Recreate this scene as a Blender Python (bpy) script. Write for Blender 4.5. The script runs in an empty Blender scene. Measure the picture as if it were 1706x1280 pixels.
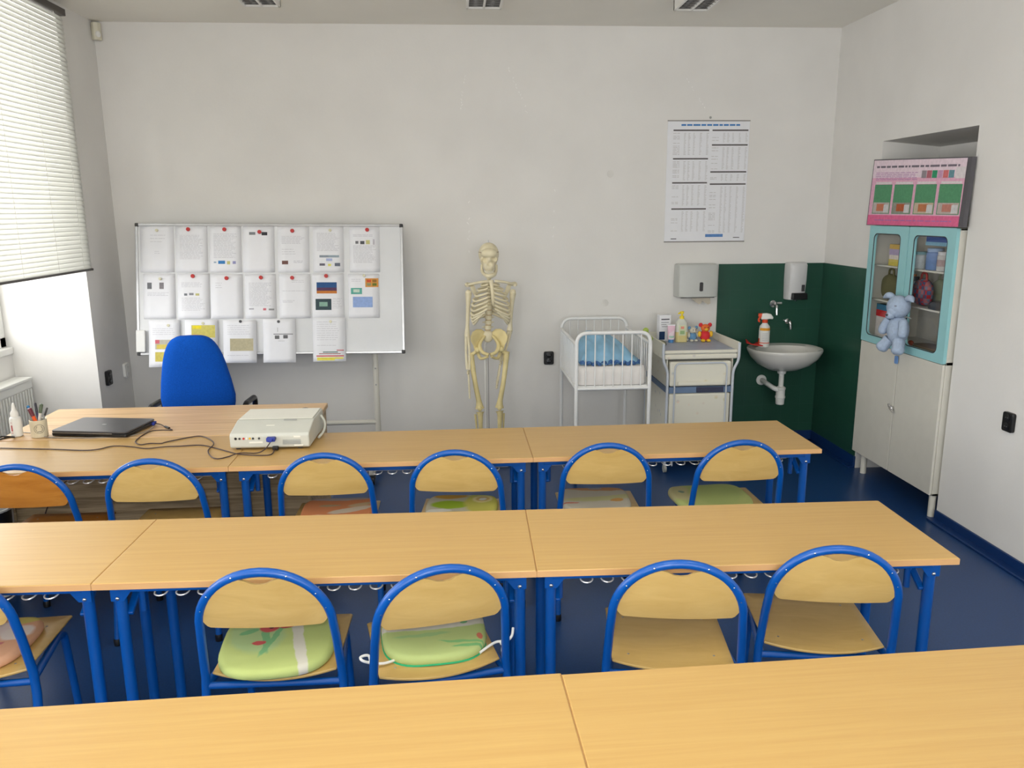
import bpy, math, random
from mathutils import Vector, Matrix
random.seed(7)
S = bpy.context.scene
C = S.collection
PI = math.pi

# ------------------------------------------------------------------ camera
F_PX, PITCH, YAW, ROLL, CAM_H = 1323.33, 0.2131, 0.0700, -0.0079, 1.7864
cam_d = bpy.data.cameras.new('camera')
cam = bpy.data.objects.new('camera', cam_d)
C.objects.link(cam)
cam_d.sensor_fit = 'HORIZONTAL'
cam_d.sensor_width = 36.0
cam_d.lens = F_PX / 1706.0 * 36.0
cam_d.clip_start = 0.02
fw = Vector((math.sin(YAW) * math.cos(PITCH), math.cos(YAW) * math.cos(PITCH), -math.sin(PITCH)))
rt0 = Vector((math.cos(YAW), -math.sin(YAW), 0))
up0 = rt0.cross(fw)
cr, sr = math.cos(ROLL), math.sin(ROLL)
rt = rt0 * cr + up0 * sr
up = rt.cross(fw)
cam.matrix_world = Matrix(((rt.x, up.x, -fw.x, 0), (rt.y, up.y, -fw.y, 0), (rt.z, up.z, -fw.z, CAM_H), (0, 0, 0, 1)))
S.camera = cam

# ------------------------------------------------------------------ colour management, world, daylight
S.view_settings.view_transform = 'Standard'
S.view_settings.look = 'None'
S.view_settings.exposure = 0.1
S.view_settings.gamma = 1.0
S.view_settings.use_curve_mapping = False
w = bpy.data.worlds.new('overcast_sky')
S.world = w
w.use_nodes = True
w.node_tree.nodes['Background'].inputs[0].default_value = (0.93, 0.97, 1.0, 1)
w.node_tree.nodes['Background'].inputs[1].default_value = 2.2

L, R, D, H = -2.378, 2.789, 5.886, 3.053      # room: left, right, back planes and height
YR = -1.3                                      # rear wall behind the camera
WINS = [(3.75, 5.354), (1.15, 2.75), (-1.0, 0.5)]
def area(name, loc, rot, sx, sy, power, col=(1, 1, 1)):
    l = bpy.data.lights.new(name, 'AREA')
    l.shape = 'RECTANGLE'; l.size = sx; l.size_y = sy; l.energy = power; l.color = col
    o = bpy.data.objects.new(name, l); C.objects.link(o)
    o.location = loc; o.rotation_euler = rot
    return o
RWINS = [(-2.05, -.7), (-.45, .9), (1.15, 2.5)]   # windows of the rear wall, behind the camera
for i, (a, b) in enumerate(WINS):               # daylight entering each window of the left wall
    area('window_daylight', (-3.12, (a + b) / 2, 1.92), (0, -PI / 2, 0), 1.9, b - a - 0.1, (46, 56, 50)[i], (1.0, 0.985, 0.97))
for i, (a, b) in enumerate(RWINS):              # and through the rear windows
    area('window_daylight', ((a + b) / 2, YR - .45, 1.85), (PI / 2, 0, 0), b - a - .1, 1.7, 30, (1.0, 0.985, 0.97))

fl = bpy.data.lights.new('camera_flash', 'POINT'); fl.energy = 46; fl.shadow_soft_size = .02; fl.color = (.97, 1.0, .93)
fo = bpy.data.objects.new('camera_flash', fl); C.objects.link(fo); fo.location = (-.05, .03, CAM_H + .035)   # the compact camera's flash

# ------------------------------------------------------------------ helpers
def lin(v):
    v /= 255.0
    return v / 12.92 if v <= 0.04045 else ((v + 0.055) / 1.055) ** 2.4
def rgb(r, g, b): return (lin(r), lin(g), lin(b), 1.0)

def newmat(name):
    m = bpy.data.materials.new(name); m.use_nodes = True
    nt = m.node_tree
    return m, nt, nt.nodes['Principled BSDF']
def setp(b, rough=.5, metal=0., spec=.5, **k):
    b.inputs['Roughness'].default_value = rough
    b.inputs['Metallic'].default_value = metal
    b.inputs['Specular IOR Level'].default_value = spec
    for n, v in k.items(): b.inputs[n].default_value = v
def coords(nt, scale=(1, 1, 1), kind='Object', loc=(0, 0, 0)):
    t = nt.nodes.new('ShaderNodeTexCoord'); mp = nt.nodes.new('ShaderNodeMapping')
    mp.inputs['Scale'].default_value = scale; mp.inputs['Location'].default_value = loc
    nt.links.new(t.outputs[kind], mp.inputs[0])
    return mp.outputs[0]
def noise(nt, vec, scale, detail=3, rough=.5, dist=0):
    n = nt.nodes.new('ShaderNodeTexNoise')
    n.inputs['Scale'].default_value = scale; n.inputs['Detail'].default_value = detail
    n.inputs['Roughness'].default_value = rough; n.inputs['Distortion'].default_value = dist
    nt.links.new(vec, n.inputs['Vector'])
    return n.outputs['Fac']
def ramp(nt, fac, stops):
    r = nt.nodes.new('ShaderNodeValToRGB')
    e = r.color_ramp.elements
    while len(e) < len(stops): e.new(.5)
    for el, (p, c) in zip(e, stops): el.position = p; el.color = c
    nt.links.new(fac, r.inputs[0])
    return r.outputs[0]
def bump(nt, b, fac, strength, dist=.01):
    n = nt.nodes.new('ShaderNodeBump')
    n.inputs['Strength'].default_value = strength; n.inputs['Distance'].default_value = dist
    nt.links.new(fac, n.inputs['Height']); nt.links.new(n.outputs[0], b.inputs['Normal'])
MATS = {}
def mat(name, col, rough=.5, metal=0., spec=.5, var=.06, vscale=14, bmp=0., bscale=80, **k):
    """plain surface with a slight procedural tonal variation"""
    if name in MATS: return MATS[name]
    m, nt, b = newmat(name); setp(b, rough, metal, spec, **k)
    v = coords(nt)
    f = noise(nt, v, vscale)
    lo = tuple(c * (1 - var) for c in col[:3]) + (1,); hi = tuple(min(1, c * (1 + var)) for c in col[:3]) + (1,)
    nt.links.new(ramp(nt, f, [(.3, lo), (.7, hi)]), b.inputs['Base Color'])
    if bmp: bump(nt, b, noise(nt, v, bscale, 4), bmp, .004)
    MATS[name] = m
    return m
def wood(name, c1, c2, rough=.4, scale=(1.2, 30, 30), nscale=2.2, spec=.5, dist=.4, contrast=(.3, .72)):
    if name in MATS: return MATS[name]
    m, nt, b = newmat(name); setp(b, rough, 0, spec)
    oi = nt.nodes.new('ShaderNodeObjectInfo')
    t = nt.nodes.new('ShaderNodeTexCoord'); mp = nt.nodes.new('ShaderNodeMapping')
    mp.inputs['Scale'].default_value = scale
    nt.links.new(t.outputs['Object'], mp.inputs[0])
    cx = nt.nodes.new('ShaderNodeMath'); cx.operation = 'MULTIPLY'; cx.inputs[1].default_value = 13.0
    nt.links.new(oi.outputs['Random'], cx.inputs[0])
    ad = nt.nodes.new('ShaderNodeVectorMath'); ad.operation = 'ADD'
    nt.links.new(mp.outputs[0], ad.inputs[0]); nt.links.new(cx.outputs[0], ad.inputs[1])
    f = noise(nt, ad.outputs[0], nscale, 5, .6, dist)
    nt.links.new(ramp(nt, f, [(contrast[0], c1), (contrast[1], c2)]), b.inputs['Base Color'])
    bump(nt, b, f, .04, .002)
    MATS[name] = m
    return m
def printed(name, base, shapes, rough=.85, soft=.12, wob=.02, bmp=.15, vary=.04):
    """cloth print: ellipses / bars given in object X,Y metres (cx, cy, rx, ry, angle, colour)"""
    if name in MATS: return MATS[name]
    m, nt, b = newmat(name); setp(b, rough, 0, .2)
    v = coords(nt)
    n = nt.nodes.new('ShaderNodeTexNoise'); n.inputs['Scale'].default_value = 22
    nt.links.new(v, n.inputs['Vector'])
    sub = nt.nodes.new('ShaderNodeVectorMath'); sub.operation = 'SUBTRACT'; sub.inputs[1].default_value = (.5, .5, .5)
    nt.links.new(n.outputs['Color'], sub.inputs[0])
    sc = nt.nodes.new('ShaderNodeVectorMath'); sc.operation = 'SCALE'; sc.inputs['Scale'].default_value = wob
    nt.links.new(sub.outputs[0], sc.inputs[0])
    ad = nt.nodes.new('ShaderNodeVectorMath'); ad.operation = 'ADD'
    nt.links.new(v, ad.inputs[0]); nt.links.new(sc.outputs[0], ad.inputs[1])
    f = noise(nt, v, 9)
    cur = ramp(nt, f, [(.3, tuple(c * (1 - vary) for c in base[:3]) + (1,)), (.7, base)])
    for (cx, cy, rx, ry, ang, col) in shapes:
        mp = nt.nodes.new('ShaderNodeMapping'); mp.vector_type = 'TEXTURE'
        mp.inputs['Location'].default_value = (cx, cy, 0); mp.inputs['Rotation'].default_value = (0, 0, ang)
        mp.inputs['Scale'].default_value = (rx, ry, 100)
        nt.links.new(ad.outputs[0], mp.inputs[0])
        ln = nt.nodes.new('ShaderNodeVectorMath'); ln.operation = 'LENGTH'
        nt.links.new(mp.outputs[0], ln.inputs[0])
        mr = nt.nodes.new('ShaderNodeMapRange')
        mr.inputs['From Min'].default_value = 1 + soft; mr.inputs['From Max'].default_value = 1 - soft
        nt.links.new(ln.outputs['Value'], mr.inputs['Value'])
        mx = nt.nodes.new('ShaderNodeMix'); mx.data_type = 'RGBA'
        nt.links.new(mr.outputs[0], mx.inputs['Factor'])
        nt.links.new(cur, mx.inputs['A']); mx.inputs['B'].default_value = col
        cur = mx.outputs['Result']
    nt.links.new(cur, b.inputs['Base Color'])
    if bmp: bump(nt, b, noise(nt, v, 260, 2), bmp, .002)
    MATS[name] = m
    return m
def glass(name, tint=(1, 1, 1, 1), refl=.08, rough=.02):
    if name in MATS: return MATS[name]
    m, nt, b = newmat(name); nt.nodes.remove(b)
    out = nt.nodes['Material Output']
    tr = nt.nodes.new('ShaderNodeBsdfTransparent'); tr.inputs[0].default_value = tint
    gl = nt.nodes.new('ShaderNodeBsdfGlossy'); gl.inputs['Roughness'].default_value = rough
    lw = nt.nodes.new('ShaderNodeLayerWeight'); lw.inputs[0].default_value = .5
    pw = nt.nodes.new('ShaderNodeMath'); pw.operation = 'POWER'; pw.inputs[1].default_value = 5
    nt.links.new(lw.outputs['Facing'], pw.inputs[0])
    fr = nt.nodes.new('ShaderNodeMath'); fr.operation = 'MULTIPLY_ADD'; fr.inputs[1].default_value = .7; fr.inputs[2].default_value = refl * .4
    nt.links.new(pw.outputs[0], fr.inputs[0])
    mx = nt.nodes.new('ShaderNodeMixShader')
    nt.links.new(fr.outputs[0], mx.inputs[0]); nt.links.new(tr.outputs[0], mx.inputs[1]); nt.links.new(gl.outputs[0], mx.inputs[2])
    nt.links.new(mx.outputs[0], out.inputs[0])
    MATS[name] = m
    return m
def translucent(name, col, mixf=.5, rough=.5):
    if name in MATS: return MATS[name]
    m, nt, b = newmat(name); setp(b, rough)
    b.inputs['Base Color'].default_value = col
    tl = nt.nodes.new('ShaderNodeBsdfTranslucent'); tl.inputs[0].default_value = col
    mx = nt.nodes.new('ShaderNodeMixShader'); mx.inputs[0].default_value = mixf
    nt.links.new(b.outputs[0], mx.inputs[1]); nt.links.new(tl.outputs[0], mx.inputs[2])
    nt.links.new(mx.outputs[0], nt.nodes['Material Output'].inputs[0])
    MATS[name] = m
    return m

class MB:
    """collects shapes for one mesh"""
    def __init__(s): s.v = []; s.f = []
    def add(s, vs, fs):
        n = len(s.v); s.v += [tuple(p) for p in vs]; s.f += [tuple(i + n for i in f) for f in fs]; return s
    def box(s, x0, x1, y0, y1, z0, z1):
        return s.add([(x0, y0, z0), (x1, y0, z0), (x1, y1, z0), (x0, y1, z0), (x0, y0, z1), (x1, y0, z1), (x1, y1, z1), (x0, y1, z1)],
                     [(0, 3, 2, 1), (4, 5, 6, 7), (0, 1, 5, 4), (1, 2, 6, 5), (2, 3, 7, 6), (3, 0, 4, 7)])
    def bar(s, a, b, wx, wz, upv=(0, 0, 1)):
        a = Vector(a); b = Vector(b); d = (b - a).normalized()
        u = Vector(upv); sx = d.cross(u).normalized() * wx / 2; sz = sx.cross(d).normalized() * wz / 2
        vs = []
        for p in (a, b): vs += [p - sx - sz, p + sx - sz, p + sx + sz, p - sx + sz]
        return s.add(vs, [(3, 2, 1, 0), (4, 5, 6, 7), (0, 1, 5, 4), (1, 2, 6, 5), (2, 3, 7, 6), (3, 0, 4, 7)])
    def tube(s, pts, r, n=10, closed=False, cap=True):
        pts = [Vector(p) for p in pts]; k = len(pts)
        rs = r if isinstance(r, (list, tuple)) else [r] * k
        tang = []
        for i in range(k):
            a = pts[(i - 1) % k] if closed or i > 0 else pts[i]
            b = pts[(i + 1) % k] if closed or i < k - 1 else pts[i]
            t = (b - a)
            tang.append(t.normalized() if t.length > 1e-9 else Vector((0, 0, 1)))
        ref = Vector((0, 0, 1)) if abs(tang[0].z) < .9 else Vector((1, 0, 0))
        nrm = tang[0].cross(ref).normalized()
        vs = []; fs = []
        for i in range(k):
            nrm = (nrm - tang[i] * nrm.dot(tang[i]))
            nrm = nrm.normalized() if nrm.length > 1e-6 else tang[i].orthogonal().normalized()
            bn = tang[i].cross(nrm)
            for j in range(n):
                a = 2 * PI * j / n
                vs.append(pts[i] + (nrm * math.cos(a) + bn * math.sin(a)) * rs[i])
        for i in range(k if closed else k - 1):
            for j in range(n):
                a = i * n + j; b = i * n + (j + 1) % n; i2 = (i + 1) % k
                fs.append((a, b, i2 * n + (j + 1) % n, i2 * n + j))
        if cap and not closed:
            fs.append(tuple(reversed(range(n)))); fs.append(tuple((k - 1) * n + j for j in range(n)))
        return s.add(vs, fs)
    def lathe(s, prof, n=20, c=(0, 0, 0), axis='Z', cap=True):
        vs = []; fs = []
        for (r, z) in prof:
            for j in range(n):
                a = 2 * PI * j / n; x, y = r * math.cos(a), r * math.sin(a)
                p = (x, y, z) if axis == 'Z' else ((z, x, y) if axis == 'X' else (y, z, x))
                vs.append((p[0] + c[0], p[1] + c[1], p[2] + c[2]))
        k = len(prof)
        for i in range(k - 1):
            for j in range(n):
                fs.append((i * n + j, i * n + (j + 1) % n, (i + 1) * n + (j + 1) % n, (i + 1) * n + j))
        if cap: fs.append(tuple(reversed(range(n)))); fs.append(tuple((k - 1) * n + j for j in range(n)))
        return s.add(vs, fs)
    def ell(s, c, r, n=16, k=10, rot=None):
        vs = []; fs = []
        for i in range(k + 1):
            t = PI * i / k
            for j in range(n):
                a = 2 * PI * j / n
                p = Vector((r[0] * math.sin(t) * math.cos(a), r[1] * math.sin(t) * math.sin(a), r[2] * math.cos(t)))
                if rot is not None: p = rot @ p
                vs.append(p + Vector(c))
        for i in range(k):
            for j in range(n):
                a, b = i * n + j, i * n + (j + 1) % n
                q = (a, b, b + n, a + n)
                fs.append(q)
        return s.add(vs, [tuple(reversed(f)) for f in fs])
    def prism(s, poly, lo, hi, fn=None):
        """extrude 2D polygon (CCW) between lo and hi along the third axis; fn maps (a,b,c) to xyz"""
        fn = fn or (lambda a, b, c: (a, b, c))
        n = len(poly)
        vs = [fn(a, b, lo) for a, b in poly] + [fn(a, b, hi) for a, b in poly]
        fs = [tuple(reversed(range(n))), tuple(range(n, 2 * n))] + [(i, (i + 1) % n, n + (i + 1) % n, n + i) for i in range(n)]
        return s.add(vs, fs)
    def puff(s, poly, prof, fn=None, ctr=None):
        """domed slab: rings of the outline scaled about its centre; prof = [(scale, top, bottom)] from rim to centre"""
        fn = fn or (lambda a, b, c: (a, b, c))
        n = len(poly)
        cx, cy = ctr or (sum(p[0] for p in poly) / n, sum(p[1] for p in poly) / n)
        vs = []; fs = []
        for side in (1, 2):
            for pr in prof:
                for a, b in poly: vs.append(fn(cx + (a - cx) * pr[0], cy + (b - cy) * pr[0], pr[side]))
        k = len(prof); o = k * n
        for i in range(k - 1):
            for j in range(n):
                j2 = (j + 1) % n
                fs.append((i * n + j, i * n + j2, (i + 1) * n + j2, (i + 1) * n + j))
                fs.append((o + i * n + j2, o + i * n + j, o + (i + 1) * n + j, o + (i + 1) * n + j2))
        fs.append(tuple((k - 1) * n + j for j in range(n)))
        fs.append(tuple(o + (k - 1) * n + j for j in reversed(range(n))))
        for j in range(n):
            j2 = (j + 1) % n; fs.append((j2, j, o + j, o + j2))
        return s.add(vs, fs)
    def grid(s, fn, nu, nv):
        vs = [fn(i / nu, j / nv) for j in range(nv + 1) for i in range(nu + 1)]
        fs = [(j * (nu + 1) + i, j * (nu + 1) + i + 1, (j + 1) * (nu + 1) + i + 1, (j + 1) * (nu + 1) + i) for j in range(nv) for i in range(nu)]
        return s.add(vs, fs)
    def obj(s, name, m, parent=None, smooth=True, bevel=0, sub=0, angle=40, loc=None, rot=None, solid=0):
        me = bpy.data.meshes.new(name)
        me.from_pydata(s.v, [], s.f); me.validate(); me.update()
        o = bpy.data.objects.new(name, me); C.objects.link(o)
        me.materials.append(m)
        if smooth:
            for p in me.polygons: p.use_smooth = True
            me.set_sharp_from_angle(angle=math.radians(angle))
        if solid:
            q = o.modifiers.new('thick', 'SOLIDIFY'); q.thickness = solid; q.offset = 0
        if bevel:
            q = o.modifiers.new('bevel', 'BEVEL'); q.width = bevel; q.segments = 2; q.limit_method = 'ANGLE'; q.angle_limit = math.radians(40)
        if sub:
            q = o.modifiers.new('sub', 'SUBSURF'); q.levels = sub; q.render_levels = sub
        if parent: o.parent = parent
        if loc: o.location = loc
        if rot: o.rotation_euler = rot
        return o
def rrect(w_, h_, r, n=5, cx=0, cy=0):
    out = []
    for (sx, sy, a0) in ((1, -1, -PI / 2), (1, 1, 0), (-1, 1, PI / 2), (-1, -1, PI)):
        for i in range(n + 1):
            a = a0 + PI / 2 * i / n
            out.append((cx + sx * (w_ / 2 - r) + r * math.cos(a), cy + sy * (h_ / 2 - r) + r * math.sin(a)))
    return out
def fillet(pts, r, n=5):
    """polyline with rounded corners"""
    pts = [Vector(p) for p in pts]; out = [pts[0]]
    for i in range(1, len(pts) - 1):
        a, b, c = pts[i - 1], pts[i], pts[i + 1]
        d1 = (a - b); d2 = (c - b); q = min(r, d1.length * .45, d2.length * .45)
        p1 = b + d1.normalized() * q; p2 = b + d2.normalized() * q
        for k in range(n + 1):
            t = k / n; out.append(p1 * (1 - t) ** 2 + b * 2 * t * (1 - t) + p2 * t * t)
    out.append(pts[-1])
    return out
def smoothpath(pts, n=6):
    pts = [Vector(p) for p in pts]; out = []
    for i in range(len(pts) - 1):
        p0 = pts[max(i - 1, 0)]; p1 = pts[i]; p2 = pts[i + 1]; p3 = pts[min(i + 2, len(pts) - 1)]
        for k in range(n):
            t = k / n
            out.append(.5 * ((2 * p1) + (p2 - p0) * t + (2 * p0 - 5 * p1 + 4 * p2 - p3) * t * t + (3 * p1 - p0 - 3 * p2 + p3) * t ** 3))
    out.append(pts[-1])
    return out
def tag(o, label, cat, group=None):
    o['label'] = label; o['category'] = cat
    if group: o['group'] = group
    return o
def thing(name, label, cat, loc=(0, 0, 0), rz=0, group=None):
    o = bpy.data.objects.new(name, None); C.objects.link(o)
    o.empty_display_size = .05
    o.location = loc; o.rotation_euler = (0, 0, rz)
    return tag(o, label, cat, group)
def struct(o): o['kind'] = 'structure'; return o
def dup(root, loc, rz, label, group=None):
    r = root.copy(); C.objects.link(r); r.location = loc; r.rotation_euler = (0, 0, rz); r['label'] = label
    if group: r['group'] = group
    for ch in list(root.children):
        c = ch.copy(); C.objects.link(c); c.parent = r
        for g in list(ch.children):
            d = g.copy(); C.objects.link(d); d.parent = c
    return r

# ------------------------------------------------------------------ materials
M_wall = mat('white_wall_paint', rgb(226, 224, 220), .9, spec=.2, var=.025, vscale=3, bmp=.12, bscale=60)
M_ceil = mat('ceiling_paint', rgb(240, 237, 228), .95, spec=.1, var=.02, vscale=2)
M_white = mat('white_lacquer', rgb(232, 231, 226), .4, var=.02)
M_white_matte = mat('white_matte_plastic', rgb(228, 228, 224), .6, var=.02)
M_ivory = mat('ivory_enamel', rgb(214, 211, 200), .4, var=.02)
M_black = mat('black_plastic', rgb(18, 18, 20), .35, var=.1)
M_dark = mat('dark_grey_plastic', rgb(52, 52, 54), .45, var=.1)
M_grey = mat('grey_plastic', rgb(165, 167, 163), .5, var=.03)
M_chrome = mat('chrome', rgb(215, 215, 218), .12, 1.0)
M_alu = mat('brushed_aluminium', rgb(185, 186, 188), .35, .9)
M_steel = mat('bright_steel_wire', rgb(238, 238, 240), .25, .35)
M_blue = mat('blue_powder_coat', rgb(0, 78, 160), .3, spec=.5, var=.03)
M_beech = wood('beech_laminate', rgb(183, 146, 87), rgb(192, 157, 96), .36, (1.0, 34, 34), 2.2)
M_beech_edge = mat('beech_edge_band', rgb(206, 160, 108), .45, var=.03)
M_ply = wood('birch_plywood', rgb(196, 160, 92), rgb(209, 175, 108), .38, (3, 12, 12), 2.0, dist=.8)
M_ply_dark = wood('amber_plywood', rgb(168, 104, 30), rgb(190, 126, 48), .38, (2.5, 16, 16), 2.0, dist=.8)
M_desk = wood('pale_grained_laminate', rgb(186, 148, 104), rgb(222, 188, 140), .4, (.7, 22, 22), 2.4, contrast=(.34, .66))
M_desk_panel = wood('grey_brown_grained_laminate', rgb(142, 120, 88), rgb(196, 172, 136), .5, (.8, 20, 20), 2.4, dist=1.2, contrast=(.36, .64))
M_floor = mat('blue_linoleum', rgb(26, 60, 108), .3, spec=.4, var=.12, vscale=120)
M_base = mat('blue_skirting', rgb(8, 46, 98), .4, var=.04)
M_bone = mat('ivory_bone', rgb(226, 216, 184), .5, var=.06, vscale=20, bmp=.15, bscale=90)
M_bone_y = mat('yellowed_bone', rgb(222, 206, 150), .5, var=.08, vscale=18)
M_disc = mat('tan_disc', rgb(206, 178, 134), .6)
M_paper = mat('white_paper', rgb(232, 233, 237), .8, spec=.15, var=.012)
M_ink = mat('grey_print', rgb(186, 186, 192), .8, spec=.1)
M_ink_dark = mat('dark_print', rgb(84, 84, 90), .8, spec=.1)
M_red = mat('red_plastic', rgb(196, 38, 36), .4)
M_glass = glass('clear_glass')

# green glazed tiles of the wash corner: faint joints
def tile_mat():
    m, nt, b = newmat('dark_green_glazed_tile'); setp(b, .35, 0, .35)
    v = coords(nt)
    br = nt.nodes.new('ShaderNodeTexBrick'); br.offset = 0
    br.inputs['Scale'].default_value = 1; br.inputs['Brick Width'].default_value = .15; br.inputs['Row Height'].default_value = .15
    br.inputs['Mortar Size'].default_value = .0016; br.inputs['Mortar Smooth'].default_value = .4
    br.inputs['Color1'].default_value = rgb(36, 80, 64); br.inputs['Color2'].default_value = rgb(34, 76, 61); br.inputs['Mortar'].default_value = rgb(46, 82, 70)
    sw = nt.nodes.new('ShaderNodeCombineXYZ'); sp = nt.nodes.new('ShaderNodeSeparateXYZ')
    ad = nt.nodes.new('ShaderNodeMath'); ad.operation = 'ADD'
    nt.links.new(v, sp.inputs[0]); nt.links.new(sp.outputs[0], ad.inputs[0]); nt.links.new(sp.outputs[1], ad.inputs[1])
    nt.links.new(ad.outputs[0], sw.inputs[0]); nt.links.new(sp.outputs[2], sw.inputs[1])
    nt.links.new(sw.outputs[0], br.inputs['Vector'])
    nt.links.new(br.outputs['Color'], b.inputs['Base Color'])
    return m
M_tile = tile_mat()

# ------------------------------------------------------------------ the room
T = .65                                   # thickness of the outer (left) wall
struct(MB().box(L - T - .05, 3.6, YR - .4, D + .1, -.1, 0).obj('floor', M_floor, smooth=False))
struct(MB().box(L - T - .05, 3.6, YR - .4, D + .1, H, H + .1).obj('ceiling', M_ceil, smooth=False))
struct(MB().box(L - T, R + .6, D, D + .1, 0, H).obj('wall_back', M_wall, smooth=False))
wq = MB(); xs = [L - T]
for a, b in RWINS: xs += [a, b]
xs.append(R + .6)
for i in range(0, len(xs), 2): wq.box(xs[i], xs[i + 1], YR - .35, YR, 0, H)
for a, b in RWINS: wq.box(a, b, YR - .35, YR, 2.75, H); wq.box(a, b, YR - .35, YR, 0, .95)
struct(wq.obj('wall_rear', M_wall, smooth=False))
# left wall: piers between deep window recesses, lintels above, parapet below each window
wl = MB(); ys = [YR]
for a, b in sorted(WINS): ys += [a, b]
ys.append(D)
for i in range(0, len(ys), 2): wl.box(L - T, L, ys[i], ys[i + 1], 0, H)
for a, b in WINS:
    wl.box(L - T, L, a, b, 2.985, H)
    wl.box(L - T, L - .53, a, b, 0, .905)
struct(wl.obj('wall_left', M_wall, smooth=False))
wb_ = bpy.data.objects['wall_back']
M_patch = mat('filler_patch', rgb(217, 215, 210), .95, spec=.1); M_scuff = mat('white_scuff', rgb(240, 239, 236), .9, spec=.1)
for x, z, r_ in ((1.14, 2.052, .026), (1.117, 1.115, .027)): MB().lathe([(r_, 0), (r_ * .8, -.0012)], 18, (x, D, z), axis='Y').obj('filler_patch', M_patch, wb_)
for a_, b_ in (((.102, 2.726), (.054, 2.426)), ((.397, 2.786), (.543, 2.466)), ((.106, 1.868), (.107, 1.461)), ((.738, 1.948), (.717, 1.541)), ((1.659, 2.731), (1.845, 2.467))):
    rn = random.Random(a_[0]); m = MB(); n_ = 14
    for q in range(n_):
        if rn.random() < .35: continue
        f0 = (q + rn.random() * .4) / n_; f1 = f0 + .5 / n_
        x0, z0, x1, z1 = a_[0] + (b_[0] - a_[0]) * f0 + rn.uniform(-.012, .012), a_[1] + (b_[1] - a_[1]) * f0, a_[0] + (b_[0] - a_[0]) * f1, a_[1] + (b_[1] - a_[1]) * f1
        m.add([(x0 - .003, D - .0008, z0), (x1 - .003, D - .0008, z1), (x1 + .003, D - .0008, z1), (x0 + .003, D - .0008, z0)], [(0, 1, 2, 3)])
    o_ = m.obj('paint_scuff', M_scuff, wb_, smooth=False); o_['kind'] = 'stuff'
# right wall with the cabinet recess
NY0, NY1, NZ, NX = 4.214, 5.18, 2.218, 3.178
wr = MB()
wr.box(R, R + .6, YR, NY0, 0, H); wr.box(R, R + .6, NY1, D, 0, H); wr.box(NX, R + .6, NY0, NY1, 0, H)
wr.add([(R, NY0, NZ), (NX, NY0, NZ - .035), (NX, NY1, NZ - .035), (R, NY1, NZ), (R, NY0, H), (NX, NY0, H), (NX, NY1, H), (R, NY1, H)],
       [(3, 2, 1, 0), (4, 5, 6, 7), (0, 1, 5, 4), (1, 2, 6, 5), (2, 3, 7, 6), (3, 0, 4, 7)])
struct(wr.obj('wall_right', M_wall, smooth=False))
# dark green tiling around the wash basin (two walls)
tl = MB(); tl.box(1.975, R, D - .008, D, .085, 1.394)
struct(tl.obj('trim_1', M_tile, smooth=False))
tl = MB(); tl.box(R - .008, R, NY1 + .012, D - .008, .085, 1.394)
struct(tl.obj('trim_2', M_tile, smooth=False))
# coved linoleum skirting
def skirt(name, boxes):
    b_ = MB()
    for q in boxes: b_.box(*q)
    struct(b_.obj(name, M_base, smooth=False, bevel=.004))
skirt('baseboard_back', [(L, R, D - .014, D, 0, .085), (L, R, D - .05, D, 0, .012)])
skirt('baseboard_right', [(R - .014, R, NY1, D, 0, .085), (R - .05, R, NY1, D, 0, .012), (R - .014, R, YR, NY0, 0, .06), (R - .06, R, YR, NY0, 0, .012)])
skirt('baseboard_left', [(L, L + .014, ys[i], ys[i + 1], 0, .07) for i in range(0, len(ys), 2)])
# windows
M_frame = mat('white_window_frame', rgb(236, 236, 232), .4, var=.01)
def window(i, loc, rz, hw, zt):
    wn = bpy.data.objects.new('window_%d' % i, None); C.objects.link(wn); struct(wn)
    wn.location = loc; wn.rotation_euler = (0, 0, rz)
    fr = MB()
    for y0, y1 in ((-hw, -hw + .07), (hw - .07, hw), (-.05, .05)): fr.box(-.035, .035, y0, y1, 0, zt)
    fr.box(-.035, .035, -hw, hw, 0, .07); fr.box(-.035, .035, -hw, hw, zt - .07, zt); fr.box(-.035, .035, -hw, hw, zt * .66, zt * .66 + .08)
    fr.obj('window_frame', M_frame, wn, smooth=False, bevel=.006)
    for y0, y1 in ((-hw + .07, -.05), (.05, hw - .07)):
        for z0, z1 in ((.07, zt * .66), (zt * .66 + .08, zt - .07)): MB().box(-.004, .004, y0, y1, z0, z1).obj('pane', M_glass, wn, smooth=False)
    MB().box(-.06, .075, -hw, hw, -.045, -.0).obj('window_sill', M_white, wn, smooth=False, bevel=.006)
    h_ = MB().box(.035, .05, -.012, .012, .55, .67).tube([(.05, 0, .64), (.075, 0, .64), (.075, .0, .53)], .008)
    h_.obj('window_handle', M_white, wn)
for i, (a, b) in enumerate(WINS): window(i + 1, (-2.97, (a + b) / 2, .95), 0, (b - a) / 2, 2.985 - .95)
for i, (a, b) in enumerate(RWINS): window(i + 4, ((a + b) / 2, YR - .27, .95), PI / 2, (b - a) / 2, 1.8)

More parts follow.
